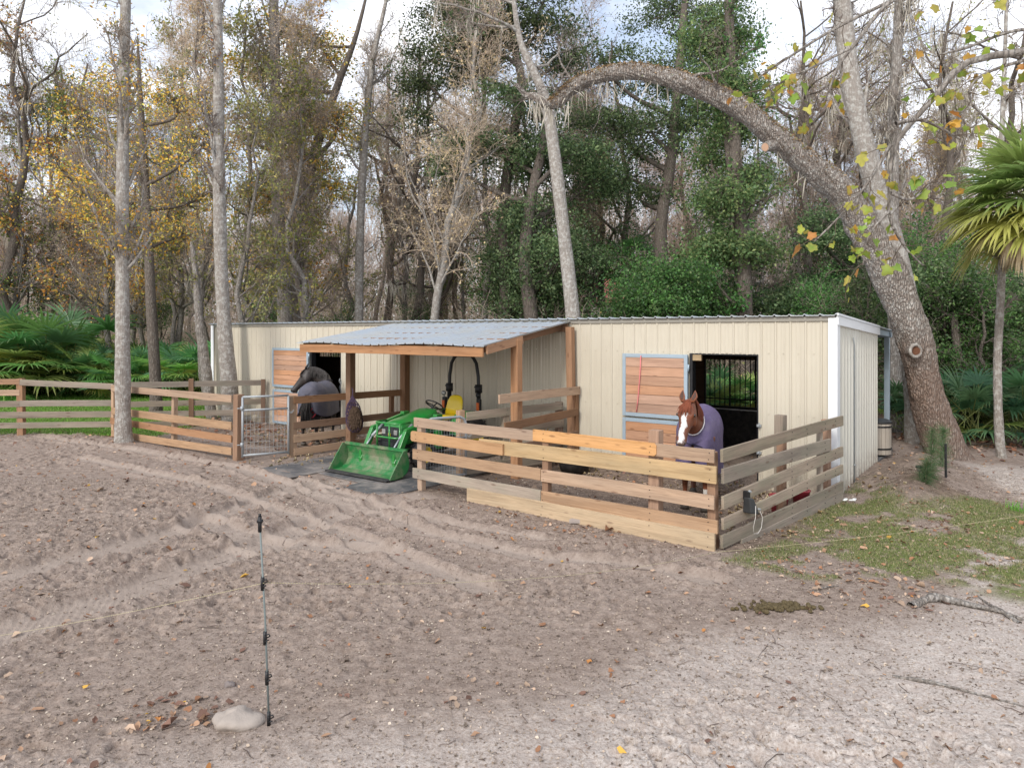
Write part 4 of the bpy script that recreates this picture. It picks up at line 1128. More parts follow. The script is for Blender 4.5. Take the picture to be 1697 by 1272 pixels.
    # blanket: an open shell that hangs from the back
    BS = [(-.875,1.12,.02,.03,.98),(-.85,1.11,.18,.21,.76),(-.70,1.10,.265,.295,hang+.03),(-.5,1.095,.315,.325,hang),(-.25,1.07,.305,.31,hang-.01),(0,1.04,.31,.33,hang),(.2,1.045,.295,.345,hang+.0),(.36,1.06,.27,.335,hang),(.48,1.04,.24,.27,hang),(.58,1.03,.22,.20,hang-.01),(.68,1.01,.185,.12,hang+.0),(.735,.98,.12,.06,hang+.03),(.75,.96,.02,.03,hang+.05)]
    vs = []; fs = []; NN = 30
    for i, (x, z, w_, h, zb) in enumerate(BS):
        for j in range(NN+1):
            s = j/NN*2-1; q = abs(s); sg = 1 if s > 0 else -1
            if q < .55:
                a = q/.55*math.pi/2; y = w_*math.sin(a); zz = z+h*math.cos(a)
            else:
                f = (q-.55)/.45; y = w_*(1+.05*f); zz = z-(z-zb)*f
                y += .016*math.sin(x*17+sg)*f+.010*math.sin(x*41+2)*f
            zz += .006*math.sin(x*23+s*9)
            vs.append((x+(.012*math.sin(s*11) if .3 < q else 0), sg*y, zz))
    for i in range(len(BS)-1):
        for j in range(NN): a = i*(NN+1)+j; fs.append((a, a+1, a+NN+2, a+NN+1))
    m = MB().add(vs, fs); o = m.build('blanket', blanket_mat, root, smooth=True)
    sub = o.modifiers.new('s', 'SUBSURF'); sub.levels = 2; sub.render_levels = 2
    so = o.modifiers.new('t', 'SOLIDIFY'); so.thickness = .008
    dt = bpy.data.textures.new('folds', 'CLOUDS'); dt.noise_scale = .16
    dp = o.modifiers.new('d', 'DISPLACE'); dp.texture = dt; dp.strength = .022; dp.mid_level = .38
    # hem piping
    for sg in (0, NN):
        m = MB().tube([Vector(vs[i*(NN+1)+sg])+Vector((0,.004*(1 if sg else -1),-.002)) for i in range(1, len(BS))], .007, 6); m.build('hem', trim_mat, root, smooth=True)
    c, s_, u_ = rings[2]
    m = MB().tube([c+s_*1.12*math.cos(a)+u_*1.06*math.sin(a)+(P[2]-P[3]).normalized()*.05*math.sin(a) for a in np.linspace(0, 2*math.pi, 25)[:-1]], .009, 6, closed=True); m.build('neck_hem', trim_mat, root, smooth=True)
    for z, w_ in ((.98,.03),(.84,.03)): MB().tube([(.745,-.13,z+.03),(.765,-.04,z),(.765,.05,z-.01),(.74,.13,z-.04)], (.016), 6, True, .35).build('strap', strap_mat, root, smooth=True)
    m = MB()
    m.tube([(-.1,.31,.70),(-.05,.1,.66),(0,-.1,.67),(.05,-.31,.74)], .015, 6)
    if panel:   # crossed leg straps below the rump
        m.tube([(-.85,-.13,.86),(-.86,-.03,.70),(-.84,.06,.60),(-.80,.15,.72),(-.78,.2,.86)], .014, 6); m.tube([(-.86,.13,.86),(-.87,.03,.69),(-.85,-.06,.62),(-.82,-.14,.66),(-.78,-.19,.74)], .014, 6); m.tube([(-.87,-.12,.80),(-.885,0,.82),(-.87,.12,.79)], .012, 6)
    m.build('strap', strap_mat, root, smooth=True)
    return root
EARM = [plain('chestnut_ear', (.20,.065,.028), .6), plain('ear_inside', (.07,.035,.025), .8)]
MSIDE = [-1]
def chestnut(co, no, t, s, d, dn):
    C = np.tile(np.array([.20,.058,.023]), (len(co), 1)); nz_ = vnoise(co[:, 0]*9, co[:, 2]*9+co[:, 1]*5, 2)
    C *= (.8+.4*nz_)[:, None]
    ishead = (t > -.1) & (t < 1.06) & (np.abs(s) < .16) & (d > -.26) & (d < .14)
    wv = .012*np.sin(t*19+1)
    w = np.where(t < .16, 0, np.where(t < .30, (t-.16)/.14*.036, np.where(t < .8, .036, .036-(t-.8)*.02)))
    bl = ishead & (t > .14) & (t < .96) & (dn > .15) & (np.abs(s-wv+.002) < w+.012*(vnoise(t*22, s*5, 4)-.5))
    C[bl] = (.78,.75,.72)
    mz = ishead & (t > .90) & ~bl; C[mz] = (.22,.15,.13)
    fl = (co[:, 2] < .30+.02*nz_) & (co[:, 0] > 0) & (co[:, 1] > .02); C[fl] = (.72,.68,.62)
    lo = (co[:, 2] < .30) & ~fl & (co[:, 2] < .5); C[lo] *= .85
    return C
purple = clothmat('purple_cloth', (.095,.073,.15), (.145,.115,.205))
piping = plain('pale_piping', (.58,.55,.55), .7)
navy = plain('navy_strap', (.025,.022,.05), .7)
fwd = Vector((-.36, -.93)).normalized(); ang = math.atan2(fwd.y, fwd.x)
horse(Matrix.Translation((2.80, 10.42, -.03)) @ Matrix.Rotation(ang, 4, 'Z'), 'chestnut horse with white blaze in a purple blanket, looking over the near fence',
      [(.44,0,1.14),(.62,.0,1.30),(.80,-.02,1.44),(.93,-.03,1.53)], (.52,-.10,-.86), (1,-.16,.4), chestnut, purple, .47, piping, (.22,.07,.03), navy, .05)
EARM[:] = [plain('dark_ear', (.03,.026,.025), .6), plain('ear_inside_dark', (.05,.04,.04), .8)]
MSIDE[0] = -1
def darkc(co, no, t, s, d, dn):
    C = np.tile(np.array([.030,.024,.023]), (len(co), 1)); C *= (.7+.6*vnoise(co[:, 0]*9, co[:, 2]*9, 2))[:, None]; return C
greyb = clothmat('grey_blue_cloth', (.075,.075,.10), (.12,.12,.155))
horse(Matrix.Translation((-4.50, 16.35, -.03)) @ Matrix.Rotation(math.atan2(.995, .10), 4, 'Z'), 'dark horse in a grey blanket with red straps, by the far stall door',
      [(.40,0,1.12),(.54,.12,1.36),(.56,.32,1.53),(.52,.50,1.58)], (-.20,.52,-.80), (.05,.9,.5), darkc, greyb, .64, navy, (.05,.044,.042), plain('red_strap', (.42,.03,.05), .6), .05, True)

# ------------------------------------------------------------------ tractor
TW = BM @ Matrix.Translation((-7.05, -3.36, 0))
tr = empty('tractor', TW, label='small green tractor with front loader bucket and yellow seat under the lean-to', cat='tractor')
mt = MB(); w2 = .80
# bucket: curved shell profile in (y,z)
prof = [(0,.02),(.14,.015),(.30,.03),(.40,.09),(.455,.18),(.46,.28),(.43,.38),(.40,.46)]
prof = [(y, z) for y, z in prof]
vs = []; fs = []; nP = len(prof)
for sx in (-w2, w2):
    for y, z in prof: vs.append((sx, y, z))
    for y, z in prof: 
        vs.append((sx, y+(.012 if z > .05 else 0), z-(.012 if z < .3 else -.0)))
for i in range(nP-1):
    fs.append((i, i+1, 2*nP+i+1, 2*nP+i)); fs.append((nP+i, 3*nP+i, 3*nP+i+1, nP+i+1))
mt.add(vs, fs)
mt.bar((-w2,.405,.465), (w2,.405,.465), .05, .045)
for sx in (-w2, w2):
    side = [(sx, y, z) for y, z in prof]+[(sx, .33, .475),(sx, .10, .16)]
    o = len(mt.v); k = len(side)
    for q in (-.009, .009): mt.v += [Vector((x+q, y, z)) for x, y, z in side]
    mt.f += [[o+i for i in range(k)], [o+k+i for i in range(k)][::-1]]+[[o+i, o+k+i, o+k+(i+1) % k, o+(i+1) % k] for i in range(k)]; mt.mi += [0]*(k+2)
mt.build('loader_bucket', M['tgreen_worn'], tr)
MB().box(-w2-.008, w2+.008, -.07, .06, .008, .030).build('cutting_edge', M['rubber'], tr, bevel=.003)
for sx in (-1, 1):
    a = MB(); x = sx*.44
    a.bar((x,.47,.18), (x,.76,.72), .08, .11); a.bar((x,.73,.71), (x,1.62,.90), .08, .12)
    a.bar((x,.47,.10), (x,.47,.42), .06, .07)
    a.box(x-.05, x+.05, 1.50, 1.66, .32, .97)
    a.build('loader_arm', M['tgreen'], tr, bevel=.008)
    c = MB().tube([(x-sx*.08,.48,.40),(x-sx*.08,.66,.60)], .017, 8); c.tube([(x-sx*.08,.66,.60),(x-sx*.08,.98,.82)], .03, 10)
    c.build('hydraulic_ram', M['galv'] if sx < 0 else M['galv'], tr, smooth=True)
    c = MB().tube([(x-sx*.02,1.1,.64),(x-sx*.06,1.3,.52),(x-sx*.02,1.52,.42)], .024, 10); c.build('hydraulic_ram', M['black'], tr, smooth=True)
# brush guard
gd = MB(); r = .016
for z in (.38, .60, .86): gd.tube([(-.31,.98,z),(-.31,.74,z),(-.25,.66,z),(.25,.66,z),(.31,.74,z),(.31,.98,z)], r*1.1, 8)
for x in (-.30, .30): gd.tube([(x,.73,.36),(x,.73,.86)], r*1.2, 8)
for x in (.10,): gd.tube([(x,.66,.38),(x,.66,.86)], r, 8)
for x in (-.2, .2): gd.tube([(x,.69,.30),(x,.69,.40),(x,.9,.30)], r, 8)
gd.build('brush_guard', M['tgreen'], tr, smooth=True)
# hood
rg = []
for y, w_, zt, zb in ((.80,.20,.79,.50),(.84,.25,.86,.46),(1.0,.262,.90,.46),(1.3,.27,.94,.52),(1.55,.275,1.0,.60),(1.74,.278,1.04,.66),(1.78,.26,1.03,.70)):
    ring = []
    for (px, pz) in ((-1,0),(-1,.35),(-1,.68),(-.90,.88),(-.66,.97),(-.3,1),(0,1.005),(.3,1),(.66,.97),(.90,.88),(1,.68),(1,.35),(1,0)):
        ring.append((px*w_, y, zb+(zt-zb)*pz))
    rg.append(ring)
h = MB(); n = 13; vs = [p for r_ in rg for p in r_]; fs = []
for i in range(len(rg)-1):
    for j in range(n-1): a = i*n+j; fs.append((a, a+n, a+n+1, a+1))
    fs.append((i*n, i*n+n-1, (i+1)*n+n-1, (i+1)*n))
fs.append(tuple(range(n))); fs.append(tuple((len(rg)-1)*n+j for j in range(n))[::-1])
h.add(vs, fs); h.build('hood', M['tgreen'], tr, smooth=True, bevel=.01)
for sx in (-1, 1):
    MB().add([(sx*.2785,1.06,.72),(sx*.2785,1.74,.875),(sx*.2785,1.74,.935),(sx*.270,1.10,.755)], [(0,1,2,3) if sx > 0 else (3,2,1,0)]).build('side_stripe', M['tyellow'], tr)
    MB().add([(sx*.2788,1.30,.66),(sx*.2788,1.74,.76),(sx*.2788,1.74,.865),(sx*.2788,1.30,.77)], [(0,1,2,3) if sx > 0 else (3,2,1,0)]).build('side_vent', M['dkplastic'], tr)
g_ = MB().box(-.215, .215, .775, .83, .36, .775)
for i in range(8): g_.box(-.20, .20, .765, .776, .39+i*.042, .405+i*.042)
g_.build('grille', M['dkplastic'], tr, bevel=.004)
for sx in (-1, 1): MB().box(sx*.155-.045, sx*.155+.045, .752, .768, .64, .73).build('headlight', M['glass_lamp'], tr, bevel=.006)
MB().add([(-.026,.762,.60),(.026,.762,.60),(.030,.762,.665),(-.030,.762,.665),(-.026,.752,.60),(.026,.752,.60),(.030,.752,.665),(-.030,.752,.665)], [(4,5,6,7),(0,3,2,1),(0,1,5,4),(1,2,6,5),(2,3,7,6),(3,0,4,7)]).build('emblem', M['tyellow'], tr)
e = MB().bar((-.016,.750,.625), (.012,.750,.640), .006, .010); e.bar((.010,.750,.64), (.018,.750,.655), .006, .007); e.bar((-.014,.750,.622), (-.020,.750,.610), .006, .005); e.bar((.006,.750,.632), (.014,.750,.612), .006, .005)
e.build('emblem_figure', M['tgreen'], tr)
MB().box(-.18, .18, .86, 1.8, .30, .62).box(-.12, .12, 1.5, 2.6, .28, .55).box(-.42, .42, 1.10, 1.20, .27, .34).build('chassis', M['dkplastic'], tr, bevel=.01)
m = MB().box(-.5, .5, 1.78, 2.22, .40, .44); m.build('foot_platform', M['dkplastic'], tr, bevel=.01)
def wheel(x, y, r, w_, rr, nl, rimc):
    m = MB(); W_ = Matrix.Translation((x, y, r)) @ Matrix.Rotation(math.pi/2, 4, 'Y')
    m.lathe([(rr,-w_*.42),(r*.80,-w_*.5),(r*.93,-w_*.46),(r*.965,-w_*.25),(r*.97,0),(r*.965,w_*.25),(r*.93,w_*.46),(r*.80,w_*.5),(rr,w_*.42)], 36, W_)
    for i in range(nl):
        a = 2*math.pi*i/nl
        for q in (-1, 1):
            a2 = a+(math.pi/nl if q > 0 else 0)
            A_ = Vector((r*.985*math.cos(a2), r*.985*math.sin(a2), q*w_*.04)); B_ = Vector((r*.955*math.cos(a2+.16), r*.955*math.sin(a2+.16), q*w_*.49))
            m.bar(W_ @ A_, W_ @ B_, .028, .035, up=(W_.to_3x3() @ Vector((math.cos(a2), math.sin(a2), 0))))
    t_ = m.build('tyre', M['rubber'], tr)
    m = MB().lathe([(0,-w_*.12),(rr*.35,-w_*.12),(rr*.4,-w_*.2),(rr*.8,-w_*.25),(rr*.95,-w_*.44),(rr*1.03,-w_*.44),(rr*1.03,w_*.44),(rr*.95,w_*.44),(rr*.8,w_*.1),(rr*.4,w_*.16),(0,w_*.16)], 24, W_)
    m.build('rim', rimc, tr, smooth=True)
for sx in (-1, 1):
    wheel(sx*.47, 1.15, .27, .19, .15, 16, M['tyellow']); wheel(sx*.50, 2.50, .42, .28, .22, 18, M['tyellow'])
    f = MB(); pts = [(y, z) for y, z in ((2.02,.55),(2.05,.78),(2.18,.90),(2.45,.95),(2.75,.92),(2.9,.82))]
    vs = []; fs = []
    for y, z in pts: vs += [(sx*.34, y, z), (sx*.64, y, z-.02), (sx*.34, y, z-.02), (sx*.64, y, z-.04)]
    for i in range(5): a = i*4; fs += [(a,a+1,a+5,a+4),(a+2,a+6,a+7,a+3),(a+1,a+3,a+7,a+5),(a,a+4,a+6,a+2)]
    f.add(vs, fs); f.build('fender', M['tgreen'], tr, smooth=False, bevel=.004)
s = MB(); 
s.loft([((0,2.16,.80),(.20,0,0),(0,.0,.04)),((0,2.2,.82),(.24,0,0),(0,0,.05)),((0,2.42,.80),(.24,0,0),(0,0,.05)),((0,2.5,.82),(.23,.0,0),(0,.03,.05))], 16)
s.loft([((0,2.50,.82),(.22,0,0),(0,.04,0)),((0,2.54,.98),(.225,0,0),(0,.045,.0)),((0,2.58,1.12),(.205,0,0),(0,.045,.0)),((0,2.60,1.20),(.16,0,0),(0,.035,0)),((0,2.605,1.235),(.08,0,0),(0,.02,0))], 18)
s.build('seat', M['tyellow'], tr, smooth=True)
s = MB().tube([(0,1.74,.86),(0,1.92,1.06)], .03, 8); s.box(-.14, .14, 1.72, 1.86, .72, 1.0)
s.build('steering_column', M['dkplastic'], tr, bevel=.01)
ax = Vector((0,.55,.83)).normalized(); c = Vector((0,1.95,1.09)); u = Vector((1,0,0)); v = ax.cross(u)
s = MB().tube([c+u*.175*math.cos(t)+v*.175*math.sin(t) for t in np.linspace(0, 2*math.pi, 29)[:-1]], .014, 8, closed=True)
for t in (math.pi/2, math.pi*7/6, math.pi*11/6): s.tube([c-ax*.02, c+u*.172*math.cos(t)+v*.172*math.sin(t)], .011, 6)
s.build('steering_wheel', M['black'], tr, smooth=True)
s = MB()
X = .40
pts = [(-X,2.84,.55),(-X,2.84,1.25),(-X+.01,2.84,1.62),(-X+.06,2.84,1.88),(-X+.14,2.84,1.99),(-.2,2.84,2.04),(.2,2.84,2.04),(X-.14,2.84,1.99),(X-.06,2.84,1.88),(X-.01,2.84,1.62),(X,2.84,1.25),(X,2.84,.55)]
s.tube([(-X,2.84,.5),(-X,2.84,1.3)], .045, 8); s.tube([(X,2.84,.5),(X,2.84,1.3)], .045, 8); s.tube(pts, .036, 10)
for sx in (-1, 1): s.box(sx*X-.055, sx*X+.055, 2.79, 2.89, 1.28, 1.45); s.tube([(sx*X-.07,2.80,1.40),(sx*X+.07,2.80,1.38)], .02, 8)
s.build('roll_bar', M['black'], tr, smooth=True)
for sx in (-1, 1):
    x = sx*(X+.07)-.02
    MB().box(x-.045, x+.045, 2.76, 2.82, .80, 1.16).build('lamp_bracket', M['black'], tr, bevel=.005)
    MB().box(x-.032, x+.032, 2.735, 2.762, .93, 1.09).build('indicator_lamp', M['orange_lamp'], tr, bevel=.005)
    m = MB().ell((x,2.76,1.24), .055, .045, .055); m.tube([(x,2.78,1.14),(x,2.78,1.24)], .014, 6); m.build('work_lamp', M['glass_lamp'] if sx < 0 else M['black'], tr, smooth=True)

# ------------------------------------------------------------------ small things
def sheet(name, label, cat, quad, mat, th=.02, z=.0, kind=None):
    m = MB(); n = len(quad); o = []
    # fine outline following the ground
    vs = [(p[0], p[1], z) for p in quad]+[(p[0], p[1], z+th) for p in quad]
    m.add(vs, [tuple(range(n))[::-1], tuple(range(n, 2*n))]+[(i, (i+1) % n, n+(i+1) % n, n+i) for i in range(n)])
    return m.build(name, mat, None, bevel=.004, label=label, cat=cat)
sheet('rubber_mat', 'black rubber stall mat on the ground left of the loader bucket', 'mat', [B(-9.1,-4.0), B(-7.95,-4.12), B(-7.9,-2.0), B(-9.15,-1.9)], M['mat'], .02, -.03)
sheet('rubber_mat', 'grey rubber stall mat under the tractor wheels', 'mat', [B(-7.88,-3.55), B(-6.68,-3.62), B(-6.7,-.5), B(-7.86,-.5)], M['mat'], .018, -.03)
sheet('rubber_mat', 'grey rubber stall mat right of the loader bucket, by the mesh gate', 'mat', [B(-6.66,-4.15), B(-5.55,-4.05), B(-5.5,-1.4), B(-6.65,-1.4)], M['mat'], .019, -.03)
m = MB(); c = G(975, 857, .0)
P = [Vector((c.x-.28, c.y-.22, 0)), Vector((c.x+.10, c.y-.24, 0)), Vector((c.x+.30, c.y+.16, 0)), Vector((c.x-.06, c.y+.20, 0))]
sheet('stone_slab', 'flat pale paving slab half buried in front of the near fence', 'slab', P, plain('stone', (.36,.31,.28), .9, 0, .3, .2, 9, .6), .05, -.02)
# hay net
hn = empty('hay_net', B(-9.38,-1.68), label='purple hay net hanging on the lean-to post', cat='hay net')
hb = G(588, 760); 
def onpost(px, py, b):
    r = (px-CX)/FPX; a = (r*(C0.y+.8*b)-(C0.x+.6*b))/(.8+.6*r); P = B(a, b); P.z = HC-(py-HY)*P.y/FPX; return P
top = onpost(584, 656, -1.70); low = onpost(589, 716, -1.76)
hl = (top.z-low.z)
rgs = []
for f, w_ in ((0,.015),(.1,.05),(.25,.13),(.45,.165),(.7,.18),(.9,.15),(1,.06)):
    rgs.append((f, w_))
m = MB(); m.loft([((low.x-.01, low.y, low.z+hl*(.80-.80*f)), (w_*.9,0,0), (0,w_*.62,0)) for f, w_ in rgs[1:]], 30)
o = m.build('hay', M['haystuff'], hn, Matrix.Identity(4), smooth=True)
dp = o.modifiers.new('d', 'DISPLACE'); tx = bpy.data.textures.new('hayn', 'CLOUDS'); tx.noise_scale = .035; dp.texture = tx; dp.strength = .07
dp2 = o.modifiers.new('s', 'SUBSURF'); dp2.levels = 3; dp2.render_levels = 3; o.modifiers.move(1, 0)
m = MB(); 
def hp_(f, a):
    w_ = float(np.interp(f, [q[0] for q in rgs], [q[1] for q in rgs]))
    return Vector((top.x+(low.x-top.x)*f+w_*math.cos(a), top.y+(low.y-top.y)*f+w_*.68*math.sin(a), top.z-hl*f))
for k in range(20):
    for sgn in (1, -1):
        m.tube([hp_(f, 2*math.pi*k/16+sgn*f*2.0) for f in np.linspace(0, 1, 14)], .0075, 4, False)
m.tube([top, top+Vector((.0,.04,.10)), top+Vector((-.03,.10,.16))], .012, 6)
m.build('netting', M['netting'], hn, Matrix.Identity(4))
# tub, bucket
tb = G(954, 784, .0)
m = MB().lathe([(0,.01),(.23,.01),(.25,.0),(.29,.15),(.315,.17),(.325,.19),(.31,.20),(.285,.18),(.255,.05),(0,.04)], 32, Matrix.Translation((tb.x, tb.y+.25, .0)))
m.build('feed_tub', M['rubber'], None, smooth=True, label='low round black rubber feed tub inside the near pen', cat='feed tub')
def bucket(px, py, label):
    b = G(px, py); r = empty('bucket', Vector((b.x, b.y, 0)), label=label, cat='bucket')
    MB().lathe([(0,.0),(.095,.0),(.125,.24),(.135,.245),(.135,.262),(.12,.262),(.09,.03),(0,.03)], 28).build('pail', M['red'], r, smooth=True)
    MB().tube([(.132*math.cos(t), .02, .25-.11*math.sin(t)) for t in np.linspace(0, math.pi, 13)], .006, 6).build('handle', M['galv'], r)
bucket(1291, 851, 'red bucket behind the grey side fence')
bucket(1327, 841, 'red bucket half hidden behind the thick side fence post')
# fence energiser on the side fence
d_ = (SW-K); d_.z = 0; nd = Vector((0,0,1)).cross(d_.normalized()); fq = s_(1225); p_ = K+d_*fq-nd*.13
EW = Matrix.Translation((p_.x, p_.y, .40)) @ Matrix.Rotation(math.atan2(d_.y, d_.x)+.0, 4, 'Z')
en = empty('fence_energiser', EW, label='small black fence energiser box hanging on the grey side fence', cat='energiser')
MB().add([(-.07,-.07,-.06),(.13,-.07,-.10),(.13,.05,-.10),(-.07,.05,-.06),(-.08,-.05,.13),(.03,-.05,.10),(.03,.03,.10),(-.08,.03,.13)], [(0,3,2,1),(4,5,6,7),(0,1,5,4),(1,2,6,5),(2,3,7,6),(3,0,4,7)]).build('case', M['dkplastic'], en, bevel=.012)
MB().box(-.075, -.02, -.03, .045, .10, .20).build('bracket', M['black'], en, bevel=.008)
MB().cyl((-.045,-.035,.20), (0,1,0), .014, .03, 10).cyl((.10,-.08,-.03), (0,1,0), .012, .03, 8).build('terminal', M['galv'], en)
m = MB().tube([(-.01,-.09,.03),(-.03,-.10,-.10),(-.045,-.08,-.22),(.0,-.06,-.31),(.10,-.06,-.33),(.17,-.07,-.27),(.19,-.075,-.15),(.12,-.08,-.06)], .0045, 6)
m.build('lead_wire', plain('wire', (.55,.52,.48), .6), en, smooth=True)
# step-in post with clips
b = G(446, 1203); t_ = G(430, 855, 1.33)
b = Vector((b.x, b.y, 0)); top = at(430, 855, b.y+.03)
sp = empty('fence_stake', b, label='thin step-in electric fence stake with black clips in the foreground', cat='fence stake')
dv_ = (top-b)
MB().tube([b, b+dv_*.5+Vector((.006,0,0)), top], [.007,.0065,.006], 8).build('rod', plain('grey_rod', (.16,.19,.185), .6), sp, Matrix.Identity(4), smooth=True)
for i, py in enumerate((868, 967, 1057, 1123, 1190)):
    f = (1203-py)/(1203-855); c = b+dv_*f; hh_ = .042 if i else .05
    m = MB().tube([c-Vector((0,0,hh_)), c+Vector((0,0,hh_))], .0125, 8)
    if i: m.tube([c+Vector((.0,-.008,.022)), c+Vector((.030,-.014,.030)), c+Vector((.036,-.014,.018)), c+Vector((.018,-.012,.008))], .005, 6); m.tube([c+Vector((0,-.008,-.02)), c+Vector((.026,-.012,-.008))], .005, 6)
    else: m.tube([c+Vector((-.0,0,.05)), c+Vector((.0,0,.065))], .009, 8); m.box(c.x-.014, c.x+.018, c.y-.013, c.y+.013, c.z+.01, c.z+.028)
    m.build('clip', M['black'], sp, Matrix.Identity(4), smooth=True)
cl_ = b+dv_*((1203-967)/(1203-855))
rp_ = MB(); A_ = cl_+Vector((.02,-.012,.01)); e1 = at(-60, 1062, 4.9); e2 = G(1190, 914, .04); e3 = G(1697, 854, .10); e4 = G(1900, 835, .1)
def cat_(a, b_, sag, n=16): return [a.lerp(b_, t)-Vector((0,0,sag*4*t*(1-t))) for t in np.linspace(0, 1, n)]
t = NT('rope_mat'); wv = t.n('ShaderNodeTexWave', wave_type='BANDS', bands_direction='X'); wv.inputs['Scale'].default_value = 22; t.l(t.coord('Object'), wv.inputs['Vector'])
t.pbr(t.mix(wv.outputs['Fac'], (.62,.55,.28), (.34,.30,.24)), .8)
m = MB().tube(cat_(e1, A_, .02), .0014, 5).tube(cat_(A_, e2, .12), .0016, 5).tube(cat_(e2, e3, .03)+cat_(e3, e4, .02)[1:], .0022, 5)
m.build('electric_cord', t.m, None, label='yellow and white electric fence cord strung low across the yard', cat='cord')
# rocks
def rock(name, px, py, r, label, mat, sq=.55, seed=0):
    c = G(px, py); g = random.Random(seed); m = MB().ell((0,0,0), r, r*.8, r*sq, 22, 14)
    for v in m.v:
        k = 1+.55*(vnoise(np.array([v.x/r*2+seed]), np.array([v.y/r*2+v.z/r*1.7]), seed)[0]-.5)+.35*(vnoise(np.array([v.x/r*5]), np.array([v.y/r*5+v.z/r*4]), seed+1)[0]-.5)
        v *= k
    zz = float(ground_z(c.x, c.y))
    return m.build(name, mat, None, Matrix.Translation((c.x, c.y, zz+r*sq*.25)), smooth=True, label=label, cat='rock')
stone = plain('pale_stone', (.36,.31,.27), .9, 0, .3, .22, 12, .8); dstone = plain('grey_stone', (.20,.17,.16), .9, 0, .3, .2, 12, .5)
rock('rock', 392, 1196, .15, 'large pale limestone lump at the foot of the fence stake', stone, .4, 4)
rock('rock', 381, 1137, .035, 'small round grey stone above the pale limestone lump', dstone, .8, 5)
# manure pile
mp_ = G(1290, 1006); g = random.Random(5); dung = plain('manure', (.11,.085,.045), .95, 0, .2, .4, 30, 1)
m = MB()
for i in range(150):
    x, y = g.gauss(0, .15), g.gauss(0, .05); r = g.uniform(.010, .026)
    m.ell((x, y, r*.5+g.uniform(0, .015)), r*1.2, r, r*.8, 8, 6, Matrix.Rotation(g.uniform(0, 3), 3, 'Z'))
for v in m.v: v += Vector((g.gauss(0,.002), g.gauss(0,.002), g.gauss(0,.002)))
m.build('manure_pile', dung, None, Matrix.Translation((mp_.x, mp_.y, float(ground_z(mp_.x, mp_.y)))), smooth=True, label='low pile of horse manure on the sand, lower right of the pen corner', cat='manure')
# surface root and dead branch
def root_(pxs, label, r0, name='tree_root'):
    pts = []; g = random.Random(len(pxs))
    for px, py, lift in pxs: 
        p = G(px, py); p.z = float(ground_z(p.x, p.y))+lift; pts.append(p)
    P, rr = poly(pts, np.linspace(r0, r0*.25, len(pts)), 22); ga = np.random.default_rng(2); rr = rr*(1+ga.normal(size=rr.shape)*.12)
    v, q = tubes(P, rr, 9); me = np_mesh(name, v, [q], smooth=True)
    link(name, me, MATS['b_grey'], label=label, cat='root' if name == 'tree_root' else 'branch')
MATS['b_grey'] = bark('bark_grey', (.17,.145,.125), (.37,.335,.30), (.50,.48,.45), .5, 1.0)
root_([(1510,1004,.0),(1545,994,.03),(1580,998,.035),(1610,1003,.03),(1660,1012,.02),(1720,1030,-.01)], 'grey surface root arching out of the sand at the right', .045)
root_([(1690,1028,.0),(1660,1012,.03),(1640,1000,.02),(1620,985,.015)], 'dead branch leaning over the surface root at the right', .022, 'dead_branch')
root_([(1480,1115,.0),(1540,1127,.018),(1600,1142,.012),(1700,1170,.01)], 'long half buried root in the pale sand near the lower right corner', .016)
root_([(1340,978,.0),(1370,973,.02),(1390,970,.012)], 'short dead stick lying between the manure and the grass', .012, 'dead_branch')
# ------------------------------------------------------------------ trees
M['b_pale'] = bark('bark_pale', (.20,.17,.145), (.40,.365,.33), (.55,.54,.50), .65, 1.0, .25)
M['b_dark'] = bark('bark_dark', (.11,.09,.075), (.24,.20,.17), (.30,.29,.26), .25, 1.0)
M['b_brown'] = bark('bark_brown', (.19,.15,.12), (.37,.31,.26), (.48,.45,.40), .35, 1.0)
def pxtrunk(pts, Y, base=None):
    """trunk centre line through photo columns at distance Y; the last rows continue above the frame"""
    P = []; Rr = []
    for p in pts:
        YY = p[3] if len(p) > 3 else Y
        P.append(at(p[0], p[1], YY)); Rr.append(p[2]*YY/FPX)
    return P, Rr
def mytree(name, label, pts, Y, barkm, kind='autumn', **k):
    P, Rr = pxtrunk(pts, Y)
    o = Vector((P[0].x, P[0].y, 0)); P = [p-o for p in P]
    if P[0].z > -.1: P = [Vector((P[0].x, P[0].y, -.25))]+P; Rr = [Rr[0]*1.45]+Rr
    h = P[-1].z
    ms = tree_mesh(k.pop('seed', 1), h, Rr[1], kind, P, Rr, **k)
    return tree(name, ms, barkm, o, label=label, cat='tree')
# near trees, left to right
mytree('tree', 'pale mottled trunk standing at the corner of the far pen fence', [(206,737,17),(204,700,12.5),(203,500,10.5),(203,300,9.5),(206,100,8.5),(212,-120,7),(220,-330,3)], 15.9, M['b_pale'], 'up', seed=11, leafn=2, leafsize=.085, cols=AUTUMN, b0=.45, spread=.62, nb=32, dens=1.0, twiglevel=3)
mytree('tree', 'straight pale trunk in front of the left end of the stable', [(384,700,17),(380,640,13.5),(369,500,11),(363,300,9.5),(362,100,8),(358,-100,6),(352,-330,3)], 19.6, M['b_pale'], 'up', seed=12, leafn=1, leafsize=.085, cols=AUTUMN, b0=.48, spread=.5, nb=26)
mytree('tree', 'thin leaning stem just left of the stable corner', [(352,705,9),(340,600,8),(331,540,7),(326,470,5),(318,400,3)], 20.6, M['b_grey'], 'bare', seed=13, leafn=1, leafsize=.06, cols=YGREEN, b0=.5, spread=.6, nb=8)
mytree('tree', 'tall grey trunk behind the stable, left of the white one', [(473,610,13),(472,520,12),(462,380,10),(457,200,9),(455,60,8),(450,-120,6),(444,-300,3)], 25.5, M['b_grey'], 'up', seed=14, leafn=2, leafsize=.10, cols=OLIVE, b0=.5, spread=.8, nb=26)
